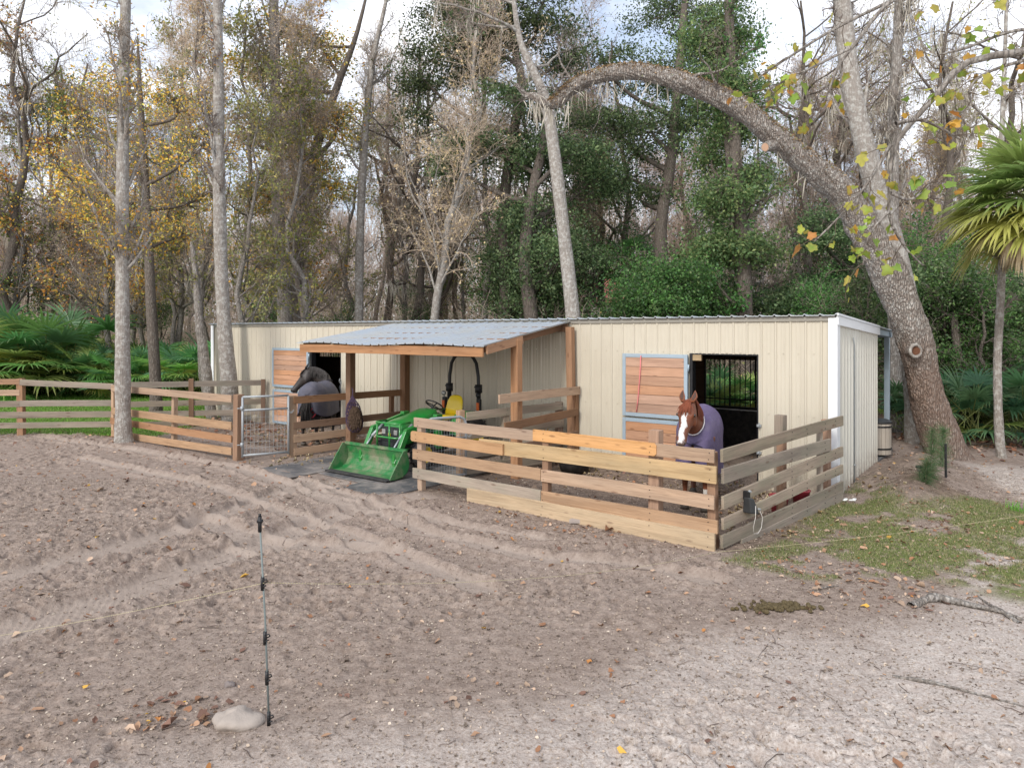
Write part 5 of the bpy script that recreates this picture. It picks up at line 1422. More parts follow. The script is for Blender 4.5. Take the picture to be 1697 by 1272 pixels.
mytree('tree', 'slim white trunk that forks high up behind the lean-to', [(595,610,8),(595,500,7),(597,380,6.5),(603,250,6),(612,150,5),(622,80,4),(640,0,3),(660,-120,1.5)], 27, M['b_pale'], 'up', seed=15, leafn=0, b0=.45, spread=.6, nb=18)
mytree('tree', 'leaning speckled trunk rising behind the middle of the stable', [(955,620,14),(950,530,13),(936,400,11),(918,250,10),(905,170,9),(885,120,7),(860,60,5),(845,-60,3)], 20.5, M['b_pale'], 'oak', seed=16, leafn=2, leafsize=.10, cols=GREEN, b0=.72, spread=.8, nb=16, mossn=2)
mytree('tree', 'dark vine-clad trunk behind the right part of the stable', [(1236,640,13),(1235,500,12),(1230,400,11),(1222,300,10),(1215,180,9),(1210,60,8),(1205,-60,6),(1200,-200,3)], 22.5, M['b_dark'], 'bare', seed=17, leafn=4, leafsize=.12, cols=GREEN2, b0=.22, spread=.42, nb=30)
mytree('tree', 'thin pale stem at the far right among the palmettos', [(1662,772,8),(1656,720,6.5),(1653,600,6),(1660,450,5.5),(1658,300,4.5),(1665,100,3),(1670,-60,2)], 13.4, M['b_pale'], 'bare', seed=18, leafn=0, b0=.5, spread=.35, nb=12)
mytree('tree', 'grey stem left of the palm, close behind the big oak', [(1486,640,13),(1483,520,11),(1479,380,10),(1480,230,9),(1487,80,8),(1492,-60,6),(1500,-250,3)], 17.8, M['b_grey'], 'up', seed=21, leafn=0, b0=.45, spread=.55, nb=20, mossn=1)
mytree('tree', 'broad pale trunk behind the leaning oak, forking high', [(1532,770,30),(1527,735,25),(1516,600,20),(1490,440,17),(1454,320,16),(1427,220,16),(1407,120,15),(1397,20,14),(1380,-120,13),(1360,-300,6)], 15.6, M['b_pale'], 'up', seed=19, leafn=0, b0=.5, spread=.55, nb=14, mossn=0)
def oakbark(*a):
    m = bark(*a); nt_ = m.node_tree; p = [n for n in nt_.nodes if n.type == 'BSDF_PRINCIPLED'][0]; l = p.inputs['Base Color'].links[0]; src = l.from_socket
    t = NT.__new__(NT); t.m = m; t.t = nt_
    sp = t.n('ShaderNodeSeparateXYZ'); c = t.coord('Object'); t.l(c, sp.inputs[0])
    w_ = t.math('ADD', sp.outputs[2], t.math('MULTIPLY', t.noise(c, 2.0, 5), 1.6))
    st_ = t.ramp(t.math('MULTIPLY', w_, .25), [(.12, (.15,.15,.15)), (.30, (1,1,1)), (.66, (1,1,1)), (.82, (0,0,0))])
    brown = t.mix(t.noise(t.coord('Object', (12,12,3)), 2, 5, .7), (.10,.055,.038), (.34,.22,.16))
    t.l(t.mix(t.math('MULTIPLY', st_, .62), src, brown), p.inputs['Base Color']); return m
# the leaning oak with its arching limb
M['b_oak'] = oakbark('bark_oak', (.19,.155,.13), (.44,.385,.34), (.60,.58,.54), .7, 1.3, .8)
pts = [(1572,775,44,13.6),(1566,745,31,13.6),(1536,655,24.5,13.5),(1519,578,24,13.4),(1493,500,25,13.3),(1460,430,25,13.2),(1428,372,24,13.1),(1395,320,21,13.0),(1345,277,19,12.9),(1290,232,17.5,12.8),(1235,185,16.5,12.7),(1180,155,15,12.8),(1120,133,13.5,12.9),(1050,118,12.5,13.1),(985,128,11,13.3),(945,148,10,13.4),(925,168,9,13.5),(905,172,8,13.6),(885,160,6,13.7),(872,158,4,13.8),(855,140,2.5,13.9)]
P, Rr = pxtrunk(pts, 13.5); o = Vector((P[0].x, P[0].y, 0)); P = [p-o for p in P]; P[0].z = -.25
g = np.random.default_rng(4)
PP, RR = poly(P, Rr, 420); RR = RR*(1+.035*np.sin(np.arange(420)*.21)+.03*np.sin(np.arange(420)*.083+1))
tv, tf = tubes(PP, RR, 72)
# bark ridges in relief, running along the stem
K_ = np.repeat(np.arange(420), 72); A_ = np.tile(np.arange(72), 420)*2*np.pi/72
ctr = PP[0][K_]; rad = RR[0][K_]; alen = np.concatenate([[0], np.cumsum(np.linalg.norm(np.diff(PP[0], axis=0), axis=1))])[K_]
def wrapn(fa, fl, s): 
    return (vnoise((np.cos(A_)+2)*fa, (alen*fl+(np.sin(A_)+2)*fa), s))
rid = 1-np.abs(wrapn(4.2, 3.0, 61)-.5)*2; rid2 = 1-np.abs(wrapn(8.5, 7.0, 62)-.5)*2
bump_ = (rid**3*.11+rid2**3*.07+.12*(wrapn(1.3, 1.1, 63)-.5))*np.minimum(rad, .22)
tv = tv+nrm(tv-ctr)*bump_[:, None]
main = [(tv, tf)]
PP, RR = PP[:, ::4][:, :105], RR[:, ::4][:, :105]
# small side limbs on the arch, roots at the foot
Q1, R1 = grow(g, PP, RR, 16, .5, .98, 1.6, 70, 8, .06, .28, .22, .2, .3)
main.append(tubes(Q1, R1, 6))
for a in np.linspace(0, 2*math.pi, 8)[:-1]:
    L_ = g.uniform(.5, .8); r0 = g.uniform(.07, .11)
    rp = [Vector((math.cos(a)*.12, math.sin(a)*.12, .55)), Vector((math.cos(a)*.26, math.sin(a)*.26, .18)), Vector((math.cos(a)*.45, math.sin(a)*.45, .04)), Vector((math.cos(a)*L_*1.1, math.sin(a)*L_*1.1, -.10))]
    a1, a2 = poly([p+P[1]*0+Vector((.0,0,-.02)) for p in rp], [r0, r0, r0*.7, r0*.3], 9); main.append(tubes(a1, a2, 9))
V, F, _ = join(main)
# knobbly surface
n_ = (vnoise(V[:, 0]*5+V[:, 2]*4, V[:, 1]*5-V[:, 2]*3, 3)-.5); V = V+n_[:, None]*np.array([.02,.012,.012])
e = empty('oak_tree', o, label='massive leaning oak with a long bare limb arching over the stable roof', cat='tree')
tk = link('trunk', np_mesh('trunk', V, F, smooth=True), M['b_oak'], e)
Q2, R2 = grow(g, Q1, R1, 7, .1, 1, .8, 45, 5, .02, .3, .5, .4, .3); Q3, R3 = grow(g, Q2, R2, 4, .1, 1, .35, 40, 4, 0, .3, .5, .4, .3)
v1, q1 = tubes(Q2, np.maximum(R2, .003), 4); v2, q2 = tubes(Q3, np.maximum(R3, .002), 3)
V, F, C = join([(v1, q1, const(v1, (.2,.16,.13))), (v2, q2, const(v2, (.2,.16,.13)))])
link('crown', np_mesh('crown', V, F, C), M['leaf'], e)
# resurrection fern on the top of the arch
pa = PP[0][38:88]; ra = RR[0][38:88]
idx = g.integers(0, len(pa)-1, 9000); f = g.uniform(0, 1, 9000)[:, None]
b_ = pa[idx]*(1-f)+pa[idx+1]*f; aa = g.normal(size=9000)*.75
tn = nrm(pa[idx+1]-pa[idx]); upv = nrm(np.array([0,0,1.])-tn*tn[:, 2:3]); sv = np.cross(tn, upv)
b_ = b_+(upv*np.cos(aa)[:, None]+sv*np.sin(aa)[:, None])*(ra[idx][:, None]*1.0)+g.normal(size=b_.shape)*.012
V, q, C = leaves(g, b_, .055, [((.25,.15,.09), 3), ((.17,.10,.06), 2), ((.32,.21,.13), 1.5), ((.16,.17,.07), .6)], 1.0, .45)
link('fern', np_mesh('fern', V, [q], C), M['dryleaf'], e)
def cutknot(px, py, Y, r, dirv, mat, name='cut_stub', rim=False):
    c = at(px, py, Y); d0 = Vector(dirv).normalized(); m = MB()
    m.tube([c-d0*.30, c-d0*.05, c], [r*1.35, r*1.12, r], 16); m.build('cut_stub', M['b_oak'], e, Matrix.Identity(4), smooth=False)
    m = MB().tube([c-d0*.01, c+d0*.004], [r*.86, r*.84], 16); m.build('cut_face', mat, e, Matrix.Identity(4))
cutknot(1268, 244, 12.60, .085, (-.80,-.52,-.30), plain('fresh_cut', (.52,.33,.22), .8))
cutknot(1517, 581, 13.02, .095, (-.25,-1,.05), plain('old_cut', (.13,.06,.035), .9, 0, .2, .4, 20, 1))
c_ = at(1517, 581, 13.00); MB().tube([c_+Vector((.115*math.cos(t), .03*math.cos(t), .115*math.sin(t))) for t in np.linspace(0, 2*math.pi, 21)[:-1]], .030, 8, closed=True).build('callus_ring', M['b_pale'], e, Matrix.Identity(4), smooth=True)
v, q = moss(g, along(g, PP[:, 40:100], 30, .05, 0)-np.array([0,0,.1]), 5, .45, .009, .06)
link('moss', np_mesh('moss', v, [q]), M['moss'], e)

# foreground sycamore: trunk outside the frame at the right, boughs reaching in
e = empty('sycamore_tree', Vector((7.6, 6.4, 0)), label='large-leaved bough of green and orange leaves hanging in from the upper right', cat='tree')
o = Vector((7.6, 6.4, 0))
tp, trr = poly([Vector((0,0,-.2)), Vector((-.05,0,1.5)), Vector((-.1,.05,3.5)), Vector((0,.1,6)), Vector((.1,.1,9))], [.26,.2,.17,.13,.06], 20)
bs = []
bl_ = [[(1900,20,9),(1780,70,6.5),(1700,85,7),(1600,105,5.5),(1550,160,5),(1505,210,4.5),(1480,250,4),(1476,300,3.5),(1474,360,3),(1500,410,2),(1530,440,1.2)],
       [(1476,240,3.6),(1440,300,2.6),(1400,350,2),(1350,400,1.2)], [(1484,205,4),(1530,200,2.5),(1590,230,1.8)],
       [(1900,-40,6),(1760,-30,5),(1600,-40,4),(1480,0,3.5),(1420,70,3),(1390,110,2.4),(1370,160,2),(1350,200,1.2)],
       [(1480,0,3.2),(1380,50,2.6),(1300,100,2),(1240,140,1.2)], [(1410,80,2.5),(1330,120,1.8),(1270,150,1)],
       [(1900,60,5),(1800,90,4),(1700,100,3),(1620,130,2.4),(1610,170,1.6),(1660,215,1)], [(1780,60,4),(1690,50,3),(1600,80,2.4),(1560,90,1.2)],
       [(1476,320,3),(1510,330,2),(1545,300,1.2)], [(1474,350,2.4),(1440,390,1.8),(1430,440,1)]]
ml = [tubes(tp, trr, 16)]; ends = []
for i, b_ in enumerate(bl_):
    P = []
    for j, (px, py, r) in enumerate(b_): P.append(at(px, py, 6.3+.35*math.sin(i*2.1)+.06*j)-o)
    if b_[0][0] == 1900: P = [Vector((-.05,.05,max(3.0, P[0].z-.5)))]+P; rr = [b_[0][2]*1.3*6.3/FPX]+[r*6.3/FPX for _, _, r in b_]
    else: rr = [r*6.3/FPX for _, _, r in b_]
    pp, rr2 = poly(P, rr, 26); ml.append(tubes(pp, rr2, 7)); ends.append(pp)
V, F, _ = join(ml); link('trunk', np_mesh('trunk', V, F, smooth=True), M['b_grey'], e)
g = np.random.default_rng(9)
tw = []; lp = []
for pp in ends:
    Q, RR_ = grow(g, pp, np.full((1, 26), .008), 13, .25, 1, .42, 50, 5, -.03, .3, .6, .4, .1); tw.append(tubes(Q, RR_, 4)); lp += [q for q in Q]
SY = [(.27,.36,.05), (.36,.42,.07), (.20,.30,.05), (.55,.30,.05), (.45,.18,.05), (.42,.38,.08)]
Vs = []; Fs = []; Cs = []; n0 = 0
outl = [(0,.06),(-.22,-.04),(-.46,.02),(-.44,.20),(-.64,.40),(-.48,.52),(-.30,.62),(-.22,.84),(-.02,1.0),(.18,.86),(.28,.64),(.50,.56),(.62,.42),(.44,.22),(.48,.04),(.24,-.02)]
def sleaf(p, s, c):
    global n0
    nn = nrm(g.normal(size=3)+np.array([0,-.5,.4])); dwn = nrm(np.array([0,0,-1.])+g.normal(size=3)*.6); u = nrm(np.cross(nn, dwn)); w_ = dwn
    cv, cw = g.uniform(-.5, .6), g.uniform(-.5, .5)
    vs = [p+u*x*s+w_*y*s+nn*s*(cv*abs(x)+cw*y*y) for x, y in outl]+[p+w_*.45*s+nn*s*.02]
    Vs.append(np.array(vs)); k = len(outl)
    Fs.append(np.array([[n0+k, n0+i, n0+(i+1) % k] for i in range(k)])); cc_ = np.tile(c, (k+1, 1)); ed_ = g.uniform(0, 1)**2; cc_[:k] = cc_[:k]*(1-ed_)+np.array([.42,.22,.07])*ed_; Cs.append(cc_*g.uniform(.75, 1.15, (k+1, 1))); n0 += k+1
for q in lp:
    if g.uniform() < .12: continue
    for _ in range(g.integers(1, 4)):
        t_ = g.uniform(.5, 1)*4; i = min(int(t_), 3); p = q[i]+(q[i+1]-q[i])*(t_-i)+g.normal(size=3)*.03
        c = np.array(SY[g.choice(6, p=[.32,.18,.22,.07,.05,.16])])*g.uniform(.75, 1.2); sleaf(p, g.uniform(.055, .105), c)
tv, tf, _ = join(tw); nl_ = n0
V = np.concatenate(Vs+[tv]); C = np.concatenate(Cs+[const(tv, (.16,.12,.09))])
link('crown', np_mesh('crown', V, [np.concatenate(Fs)]+[f+nl_ for f in tf], C), M['leaf'], e)

# cabbage palm at the right edge
g = np.random.default_rng(21); pc = at(1722, 345, 12.2); o = Vector((pc.x, pc.y, 0))
e = empty('cabbage_palm', o, label='cabbage palm with a skirt of dead fronds at the right edge', cat='palm')
tpp, trr = poly([Vector((.25,0,-.2)), Vector((.2,0,1.5)), Vector((.08,0,3)), Vector((0,0,pc.z-.15))], [.20,.17,.18,.20], 24)
trr = trr*(1+.08*np.sin(np.arange(24)*2.2)); v, q = tubes(tpp, trr, 16); link('trunk', np_mesh('trunk', v, [q], smooth=True), M['b_brown'], e)
parts = []
for i in range(58):
    a = i*2.399; el = 1.4-1.8*(i/58)**1.0
    cc = [(.33,.50,.15), (.42,.58,.18), (.28,.44,.15)] if i < 34 else [(.60,.64,.18), (.50,.56,.16), (.64,.62,.28)]
    V, F, C = frond(g, (0,0,pc.z-.05), (math.cos(a)*math.cos(el), math.sin(a)*math.cos(el), math.sin(el)), g.uniform(.85,1.1), g.uniform(.6,.95), .7, 34, g.uniform(185, 225), cc); parts.append((V, np.concatenate(F), C))
V, F, C = join(parts); link('fronds', np_mesh('fronds', V, F, C), M['palm'], e)
parts = []
for i in range(30):
    a = i*2.399+.5; V, F, C = frond(g, (0,0,pc.z-.15), (math.cos(a)*.9, math.sin(a)*.9, -.35-.3*g.uniform()), g.uniform(.5,.8), g.uniform(.35,.6), 1.2, 22, 150, [(.55,.42,.30), (.46,.33,.23), (.62,.49,.37)], True); parts.append((V, np.concatenate(F), C))
V, F, C = join(parts); link('dead_fronds', np_mesh('dead_fronds', V, F, C), M['dryleaf'], e)

# palmettos
def atx_(px, Y): return (px-CX)/FPX*Y
PM = [palmetto_mesh(50+i, 15, 1.25, .80, yellow=.10) for i in range(5)]
PC = [palmetto_mesh(60+i, 12, 1.1, .75, cols=[(.09,.21,.10), (.075,.18,.09), (.13,.25,.11)], yellow=.08) for i in range(3)]
def plant(name, meshd, mat, loc, rot, sc, **k):
    o = link(name, meshd, mat, None, Matrix.Translation(loc) @ Matrix.Rotation(rot, 4, 'Z') @ Matrix.Diagonal((sc, sc, sc, 1)), **k); return o
GPL = 'palmettos in the row behind the far left fence'
for i in range(40):
    px = -60+i*10.5+rnd.uniform(-5, 5); Y = rnd.uniform(29.0, 33) if i % 2 else rnd.uniform(26.5, 29)
    p = at(px, 640, Y); 
    plant('palmetto', PM[i % 5], M['palm'], (p.x, Y, 0), rnd.uniform(0, 6), rnd.uniform(1.0, 1.3)*(1.15 if px < 90 else 1), label='green fan-leaved palmetto in the row behind the far left fence', cat='palmetto', group=GPL)
for i in range(9):
    px = -30+i*15; plant('palmetto', PM[i % 5], M['palm'], (atx_(px, 27.5), 27.5+i%3*.6, 0), i*1.9, 1.85, label='tall fan-leaved palmetto in the clump at the far left edge', cat='palmetto', group='tall palmettos at the far left edge')
for i in range(15):
    px = 1575+rnd.uniform(-20, 260); Y = rnd.uniform(15.8, 21)
    p = at(px, 700, Y)
    plant('palmetto', PC[i % 3], M['palm'], (p.x, Y, 0), rnd.uniform(0, 6), rnd.uniform(.85, 1.15), label='bluish green palmetto in the undergrowth at the right edge', cat='palmetto', group='palmettos at the right edge')
for i in range(6):
    px = 1172+i*16; Y = 17.6+(i%3)*1.1; plant('palmetto', PM[i % 5], M['palm'], (atx_(px, Y), Y, 0), i*1.7, .8, label='green palmetto seen through the barred stall window', cat='palmetto', group='palmettos behind the right stall')
for i in range(5):
    p = at(1500+i*14, 700, 17+i*.7); plant('palmetto', PC[i % 3], M['palm'], (p.x, p.y, 0), i*1.3, .8, label='small palmetto between the porch post and the big oak', cat='palmetto', group='palmettos behind the porch')
for i, (px, py, Y) in enumerate(((1180,470,30),(1150,450,33),(1205,500,28),(1040,440,30),(735,425,38),(1120,520,27))):
    c = at(px, py, Y); o = Vector((c.x, c.y, 0)); g = np.random.default_rng(80+i)
    e = empty('wild_palm', o, label='wild fan palm rising behind the stable among the bare trees', cat='palm', group='wild palms behind the stable')
    t_, r_ = poly([Vector((0,0,-.2)), Vector((.1,0,c.z*.5)), Vector((0,0,c.z))], [.16,.14,.15], 8); v, q = tubes(t_, r_, 9); link('trunk', np_mesh('trunk', v, [q], smooth=True), M['b_brown'], e)
    parts = []
    for j in range(22):
        a = j*2.399; el = 1.2-1.7*j/22; V, F, C = frond(g, (0,0,c.z), (math.cos(a)*math.cos(el), math.sin(a)*math.cos(el), math.sin(el)), .95, 1.0, .8, 18, 210, [(.12,.26,.08), (.25,.33,.10), (.09,.21,.08)] if i != 4 else [(.05,.08,.04), (.12,.10,.06)]); parts.append((V, np.concatenate(F), C))
    V, F, C = join(parts); link('fronds', np_mesh('fronds', V, F, C), M['palm'], e)

# green evergreen oaks behind the stable
EG = [tree_mesh(100+i, 11, .24, 'oak', leafn=8, leafsize=.125, cols=GREEN, b0=.16, spread=1.0, nb=30, lean=.10, dens=1.0, mossn=1) for i in range(3)]
BG = [tree_mesh(120+i, 5.2, .10, 'oak', leafn=10, leafsize=.10, cols=GREEN2 if i else GREEN, b0=.06, spread=1.2, nb=30, lean=.14) for i in range(3)]
BR = [tree_mesh(200+i, 17, .17, 'up', leafn=1, leafsize=.11, cols=BROWNL, b0=.22, spread=1.25, nb=30, lean=.10, twiglevel=4, mossn=(2 if i % 3 == 0 else 0), twigcol=(.64,.52,.43) if i % 2 else (.52,.44,.38)) for i in range(6)]
AU = [tree_mesh(300+i, 13, .14, 'bare', leafn=3, leafsize=.13, cols=(AUTUMN, YGREEN, OLIVE)[i], b0=.22, spread=1.1, nb=28, lean=.12) for i in range(3)]
MO = [tree_mesh(400+i, 15, .22, 'oak', leafn=1, leafsize=.12, cols=OLIVE, b0=.2, spread=1.1, nb=26, lean=.12, mossn=6) for i in range(2)]
USED = {}
def put(kindl, idx, x, y, sc, rot, barkm, name, label, group, cat='tree'):
    key = (id(kindl), idx)
    if key not in USED: USED[key] = tree(name, kindl[idx], barkm, (x, y, -.15), rot, sc, label=label, cat=cat, group=group); return USED[key]
    c = copy_tree(USED[key]); c.matrix_basis = Matrix.Translation((x, y, -.15)) @ Matrix.Rotation(rot, 4, 'Z') @ Matrix.Diagonal((sc, sc, sc*rnd.uniform(.9, 1.12), 1))
    tag(c, label, cat, group); return c
def atx(px, Y): return (px-CX)/FPX*Y
LG = 'dark green evergreen oak growing behind the stable'; 
for i, (px, Y, sc) in enumerate(((905,33,.9),(1010,31,.95),(1240,36,1.0),(700,38,1.0),(1380,34,.9))):
    put(EG, i % 3, atx(px, Y), Y, sc, rnd.uniform(0, 6), M['b_dark'], 'evergreen_oak', LG, 'evergreen oaks behind the stable')
LBS = 'leafy green bush-like young tree at the edge of the wood'
for i, (px, Y, sc) in enumerate(((900,26,1.2),(830,30,1.2),(1050,25,1.0),(1080,23.5,.75),(1120,24,.8),(1165,24,.7),(1480,19.5,.85),(1560,19,.95),(1690,21,1.0),(700,30,.8),(1350,22,.75),(1640,17.8,.8),(1750,20,1.2),(560,31,.6),(450,32,.7),(1420,20,.8),(1530,22,1.1),(40,34,1.1),(140,35,1.0),(265,34,.9),(1450,26,1.1),(1380,28,1.2))):
    put(BG, i % 3, atx(px, Y), Y, sc, rnd.uniform(0, 6), M['b_dark'], 'young_tree', LBS, 'leafy young trees at the wood edge')
LBR = 'bare grey-brown tree in the winter wood behind the stable'
n = 0
for band, (Y0, Y1, cnt) in enumerate(((24,31,13),(31,42,20),(42,60,34),(60,85,34))):
    for i in range(cnt):
        Y = rnd.uniform(Y0, Y1); px = CX+(i+rnd.uniform(.1, .9)-cnt/2)/cnt*2300
        if band == 0 and 1000 < px < 1260 and i % 2: continue
        x = atx(px, Y)
        if px < 350 and Y < 30.5: Y += 7; x = atx(px, Y)
        sc = rnd.uniform(.62, 1.0)*(1.0 if band < 2 else 1.1)
        put(BR, n % 6, x, Y, sc, rnd.uniform(0, 6), (M['b_grey'], M['b_brown'], M['b_pale'])[n % 3], 'bare_tree', LBR, 'bare trees of the wood'); n += 1
LAU = 'slim tree with yellow and orange autumn leaves in the wood'
for i, (px, Y, sc) in enumerate(((120,34,1.1),(215,33,1.0),(300,32,1.1),(420,27,1.1),(500,30,1.2),(180,29,1.0),(40,34,1.2),(560,34,1.1),(-60,32,1.1),(850,42,1.1),(790,36,.85),(340,31,1.1),(240,33,.9),(450,33,1.2),(1340,34,1.0),(1600,30,1.0),(1480,33,1.1),(10,33,1.2),(520,24,.85),(400,23,.8))):
    put(AU, (0,0,1,2)[i % 4] , atx(px, Y), Y, sc, rnd.uniform(0, 6), M['b_grey'], 'autumn_tree', LAU, 'autumn trees of the wood')
LMO = 'tree draped with grey hanging moss in the wood'
for i, (px, Y, sc) in enumerate(((25,33,1.25),(80,35,1.1),(690,30,.95),(740,34,1.05),(640,37,1.1),(1060,32,1.0),(1330,27,.95),(1000,36,1.1),(1400,30,1.1),(1640,27,1.0),(130,38,1.2),(860,29,.9),(1560,24,.9))):
    put(MO, i % 2, atx(px, Y), Y, sc, rnd.uniform(0, 6), M['b_dark'], 'mossy_tree', LMO, 'moss-hung trees of the wood')
# broad-leaved evergreens whose leafy masses can be told apart above the roof
def clumptree(name, label, trunk, clumps, Y, n, cols, seed, size=.115, barkm=None, twig=(.20,.17,.14), sub_=26, sig=.30):
    g = np.random.default_rng(seed); P, Rr = pxtrunk(trunk, Y); o = Vector((P[0].x, P[0].y, 0)); P = [p-o for p in P]
    P = [Vector((P[0].x, P[0].y, -.25))]+P; Rr = [Rr[0]*1.3]+Rr; PP_, RR_ = poly(P, Rr, 24); parts = [tubes(PP_, RR_, 12)]
    tot = sum(rx*ry for _, _, rx, ry in clumps); LV = []; tw = []
    for px, py, rx, ry in clumps:
        YY = Y+g.uniform(-.6, 1.6); c = at(px, py, YY)-o; rxm, rym = rx*YY/FPX, ry*YY/FPX
        # limb from the nearest lower part of the trunk
        zz = PP_[0][:, 2]; j = int(np.clip(np.searchsorted(zz, c.z-rym*1.0-.5*abs(c.x)), 2, 22)); s_ = Vector(PP_[0][j])
        mid = s_.lerp(c, .55)+Vector((g.normal()*.2, g.normal()*.2, -.15*(c-s_).length*.5))
        lp_, lr_ = poly([s_, mid, c, c+Vector((g.normal()*.3, g.normal()*.3, rym*.5))], [RR_[0][j]*.6, RR_[0][j]*.4, .035, .01], 12); parts.append(tubes(lp_, lr_, 7))
        ns = max(6, int(sub_*(rx*ry)/(tot/len(clumps))))
        d = nrm(g.normal(size=(ns, 3)))*(g.uniform(0, 1, (ns, 1))**.45); cs = np.array(c)+d*np.array([rxm, min(rxm, 1.6), rym])
        # twiggy limbs to each spray
        Q = np.empty((ns, 5, 3)); st_ = lp_[0][g.integers(5, 12, ns)]
        for k in range(5): f = k/4; Q[:, k] = st_*(1-f)+cs*f+g.normal(size=(ns, 3))*.06*math.sin(f*3)
        tw.append(tubes(Q, np.tile(np.linspace(.022, .006, 5), (ns, 1)), 4))
        m_ = int(n*rx*ry/tot); i = g.integers(0, ns, m_)
        pt = cs[i]+g.normal(size=(m_, 3))*np.array([sig*1.25, sig*1.1, sig*.62])*g.uniform(.5, 1.2, (ns, 1))[i]
        LV.append(pt)
    LV = np.concatenate(LV); hue = vnoise(LV[:, 0]*1.4, LV[:, 2]*1.4+LV[:, 1], seed)
    v, q, cc = leaves(g, LV, size, cols, .6); cc = cc*np.repeat(.75+.6*hue, 4)[:, None]
    tv_, tf_, _ = join(tw); V, F, C = join([(v, q, cc), (tv_, np.concatenate(tf_), const(tv_, twig))])
    V0, F0, _ = join(parts)
    return tree(name, (np_mesh('trunk', V0, F0, smooth=True), np_mesh('crown', V, F, C), None), barkm or M['b_dark'], o, label=label, cat='tree')
DG = [((.10,.155,.065), 4), ((.135,.195,.08), 3), ((.19,.24,.11), 1.8), ((.06,.10,.05), 2)]
clumptree('evergreen_oak', 'big dark green oak behind the roof left of the leaning speckled trunk', [(885,620,13),(880,520,12),(870,430,11),(880,330,9),(900,240,7),(905,170,4)],
    [(880,490,85,60),(930,430,75,55),(850,430,60,50),(900,360,85,40),(800,240,80,34),(870,270,70,38),(940,250,60,40),(980,300,60,35),(740,270,50,22),(900,180,50,30),(850,160,50,28)], 24.5, 50000, DG, 601, sig=.36)
clumptree('evergreen_oak', 'spreading oak whose leafy boughs hang in at the top centre', [(840,620,11),(838,480,10),(835,350,9),(850,220,8),(866,150,7),(850,60,6),(840,-60,4)],
    [(760,95,85,34),(700,130,40,30),(820,60,80,45),(690,175,24,40),(760,30,90,40),(890,30,80,40),(850,-60,110,50),(930,100,40,34)], 26, 36000, DG, 602, sig=.34)
clumptree('evergreen_oak', 'tall green oak seen through the opening below the arched limb', [(1105,620,13),(1100,480,12),(1095,380,10),(1110,280,9),(1120,180,8),(1130,60,6),(1140,-60,4)],
    [(1080,220,80,45),(1150,190,70,50),(1040,290,60,34),(1010,200,55,40),(1090,120,90,40),(1180,100,70,50),(1000,110,60,30),(1130,20,110,50),(1060,330,70,26)], 26.5, 36000, DG, 603, sig=.36)
clumptree('evergreen_tree', 'bright leafy green tree just behind the stable right of the leaning trunk', [(1110,640,9),(1108,540,8),(1104,470,5)],
    [(1105,490,85,45),(1050,510,50,36),(1165,500,55,40),(1120,455,60,26)], 22, 26000, GREEN+GREEN2, 604, .10, sig=.42)
clumptree('vine_clad_tree', 'slender trunk wrapped in bright green climbing leaves behind the stall window', [(1248,640,12),(1235,520,11),(1232,420,10),(1215,300,9),(1205,180,8),(1205,60,6),(1210,-80,4)],
    [(1225,410,52,30),(1200,330,46,34),(1240,300,36,36),(1180,260,34,34),(1225,210,46,30),(1200,140,44,44),(1190,60,50,50),(1260,430,30,20),(1185,410,34,22)], 22.8, 30000, [((.09,.145,.055), 3), ((.13,.19,.07), 3), ((.20,.23,.09), 2)], 605, .12, sig=.42)
clumptree('evergreen_tree', 'dark green shrubby tree between the big oak and the palm', [(1590,700,8),(1588,600,7),(1580,520,5)],
    [(1580,500,70,50),(1640,520,70,60),(1540,560,40,60),(1610,590,80,50),(1690,540,60,60),(1560,470,50,26)], 18.5, 40000, DG, 606, .09, sig=.36)
clumptree('evergreen_tree', 'low green crown filling the wood between the two right-hand trunks', [(1420,620,9),(1418,520,8),(1410,440,6)],
    [(1400,470,70,50),(1350,500,60,34),(1440,520,40,50),(1370,380,60,34),(1300,510,50,26)], 24, 32000, DG, 607, .11)
clumptree('autumn_tree', 'golden-leaved tree high behind the left end of the stable', [(500,620,11),(490,480,10),(500,380,9),(520,260,8),(560,140,6),(590,60,4),(615,-40,1)],
    [(520,300,60,40),(470,230,50,50),(560,200,50,34),(500,140,50,40),(420,110,50,34),(540,90,50,30),(440,320,40,40),(400,220,34,30),(480,50,70,30),(500,380,40,24)], 27, 20000, OLIVE+AUTUMN, 608, .12)
clumptree('autumn_tree', 'orange and yellow leafed tree between the two nearest pale trunks', [(258,640,9),(250,500,8),(246,400,7),(238,260,6),(232,150,4),(228,60,1)],
    [(240,380,60,36),(300,390,50,30),(200,350,60,34),(150,330,60,34),(330,330,44,34),(240,260,60,40),(130,200,60,40),(210,150,60,40),(100,280,44,40),(330,250,50,40),(290,170,50,40)], 22, 9500, AUTUMN, 609, .095, sig=.45)
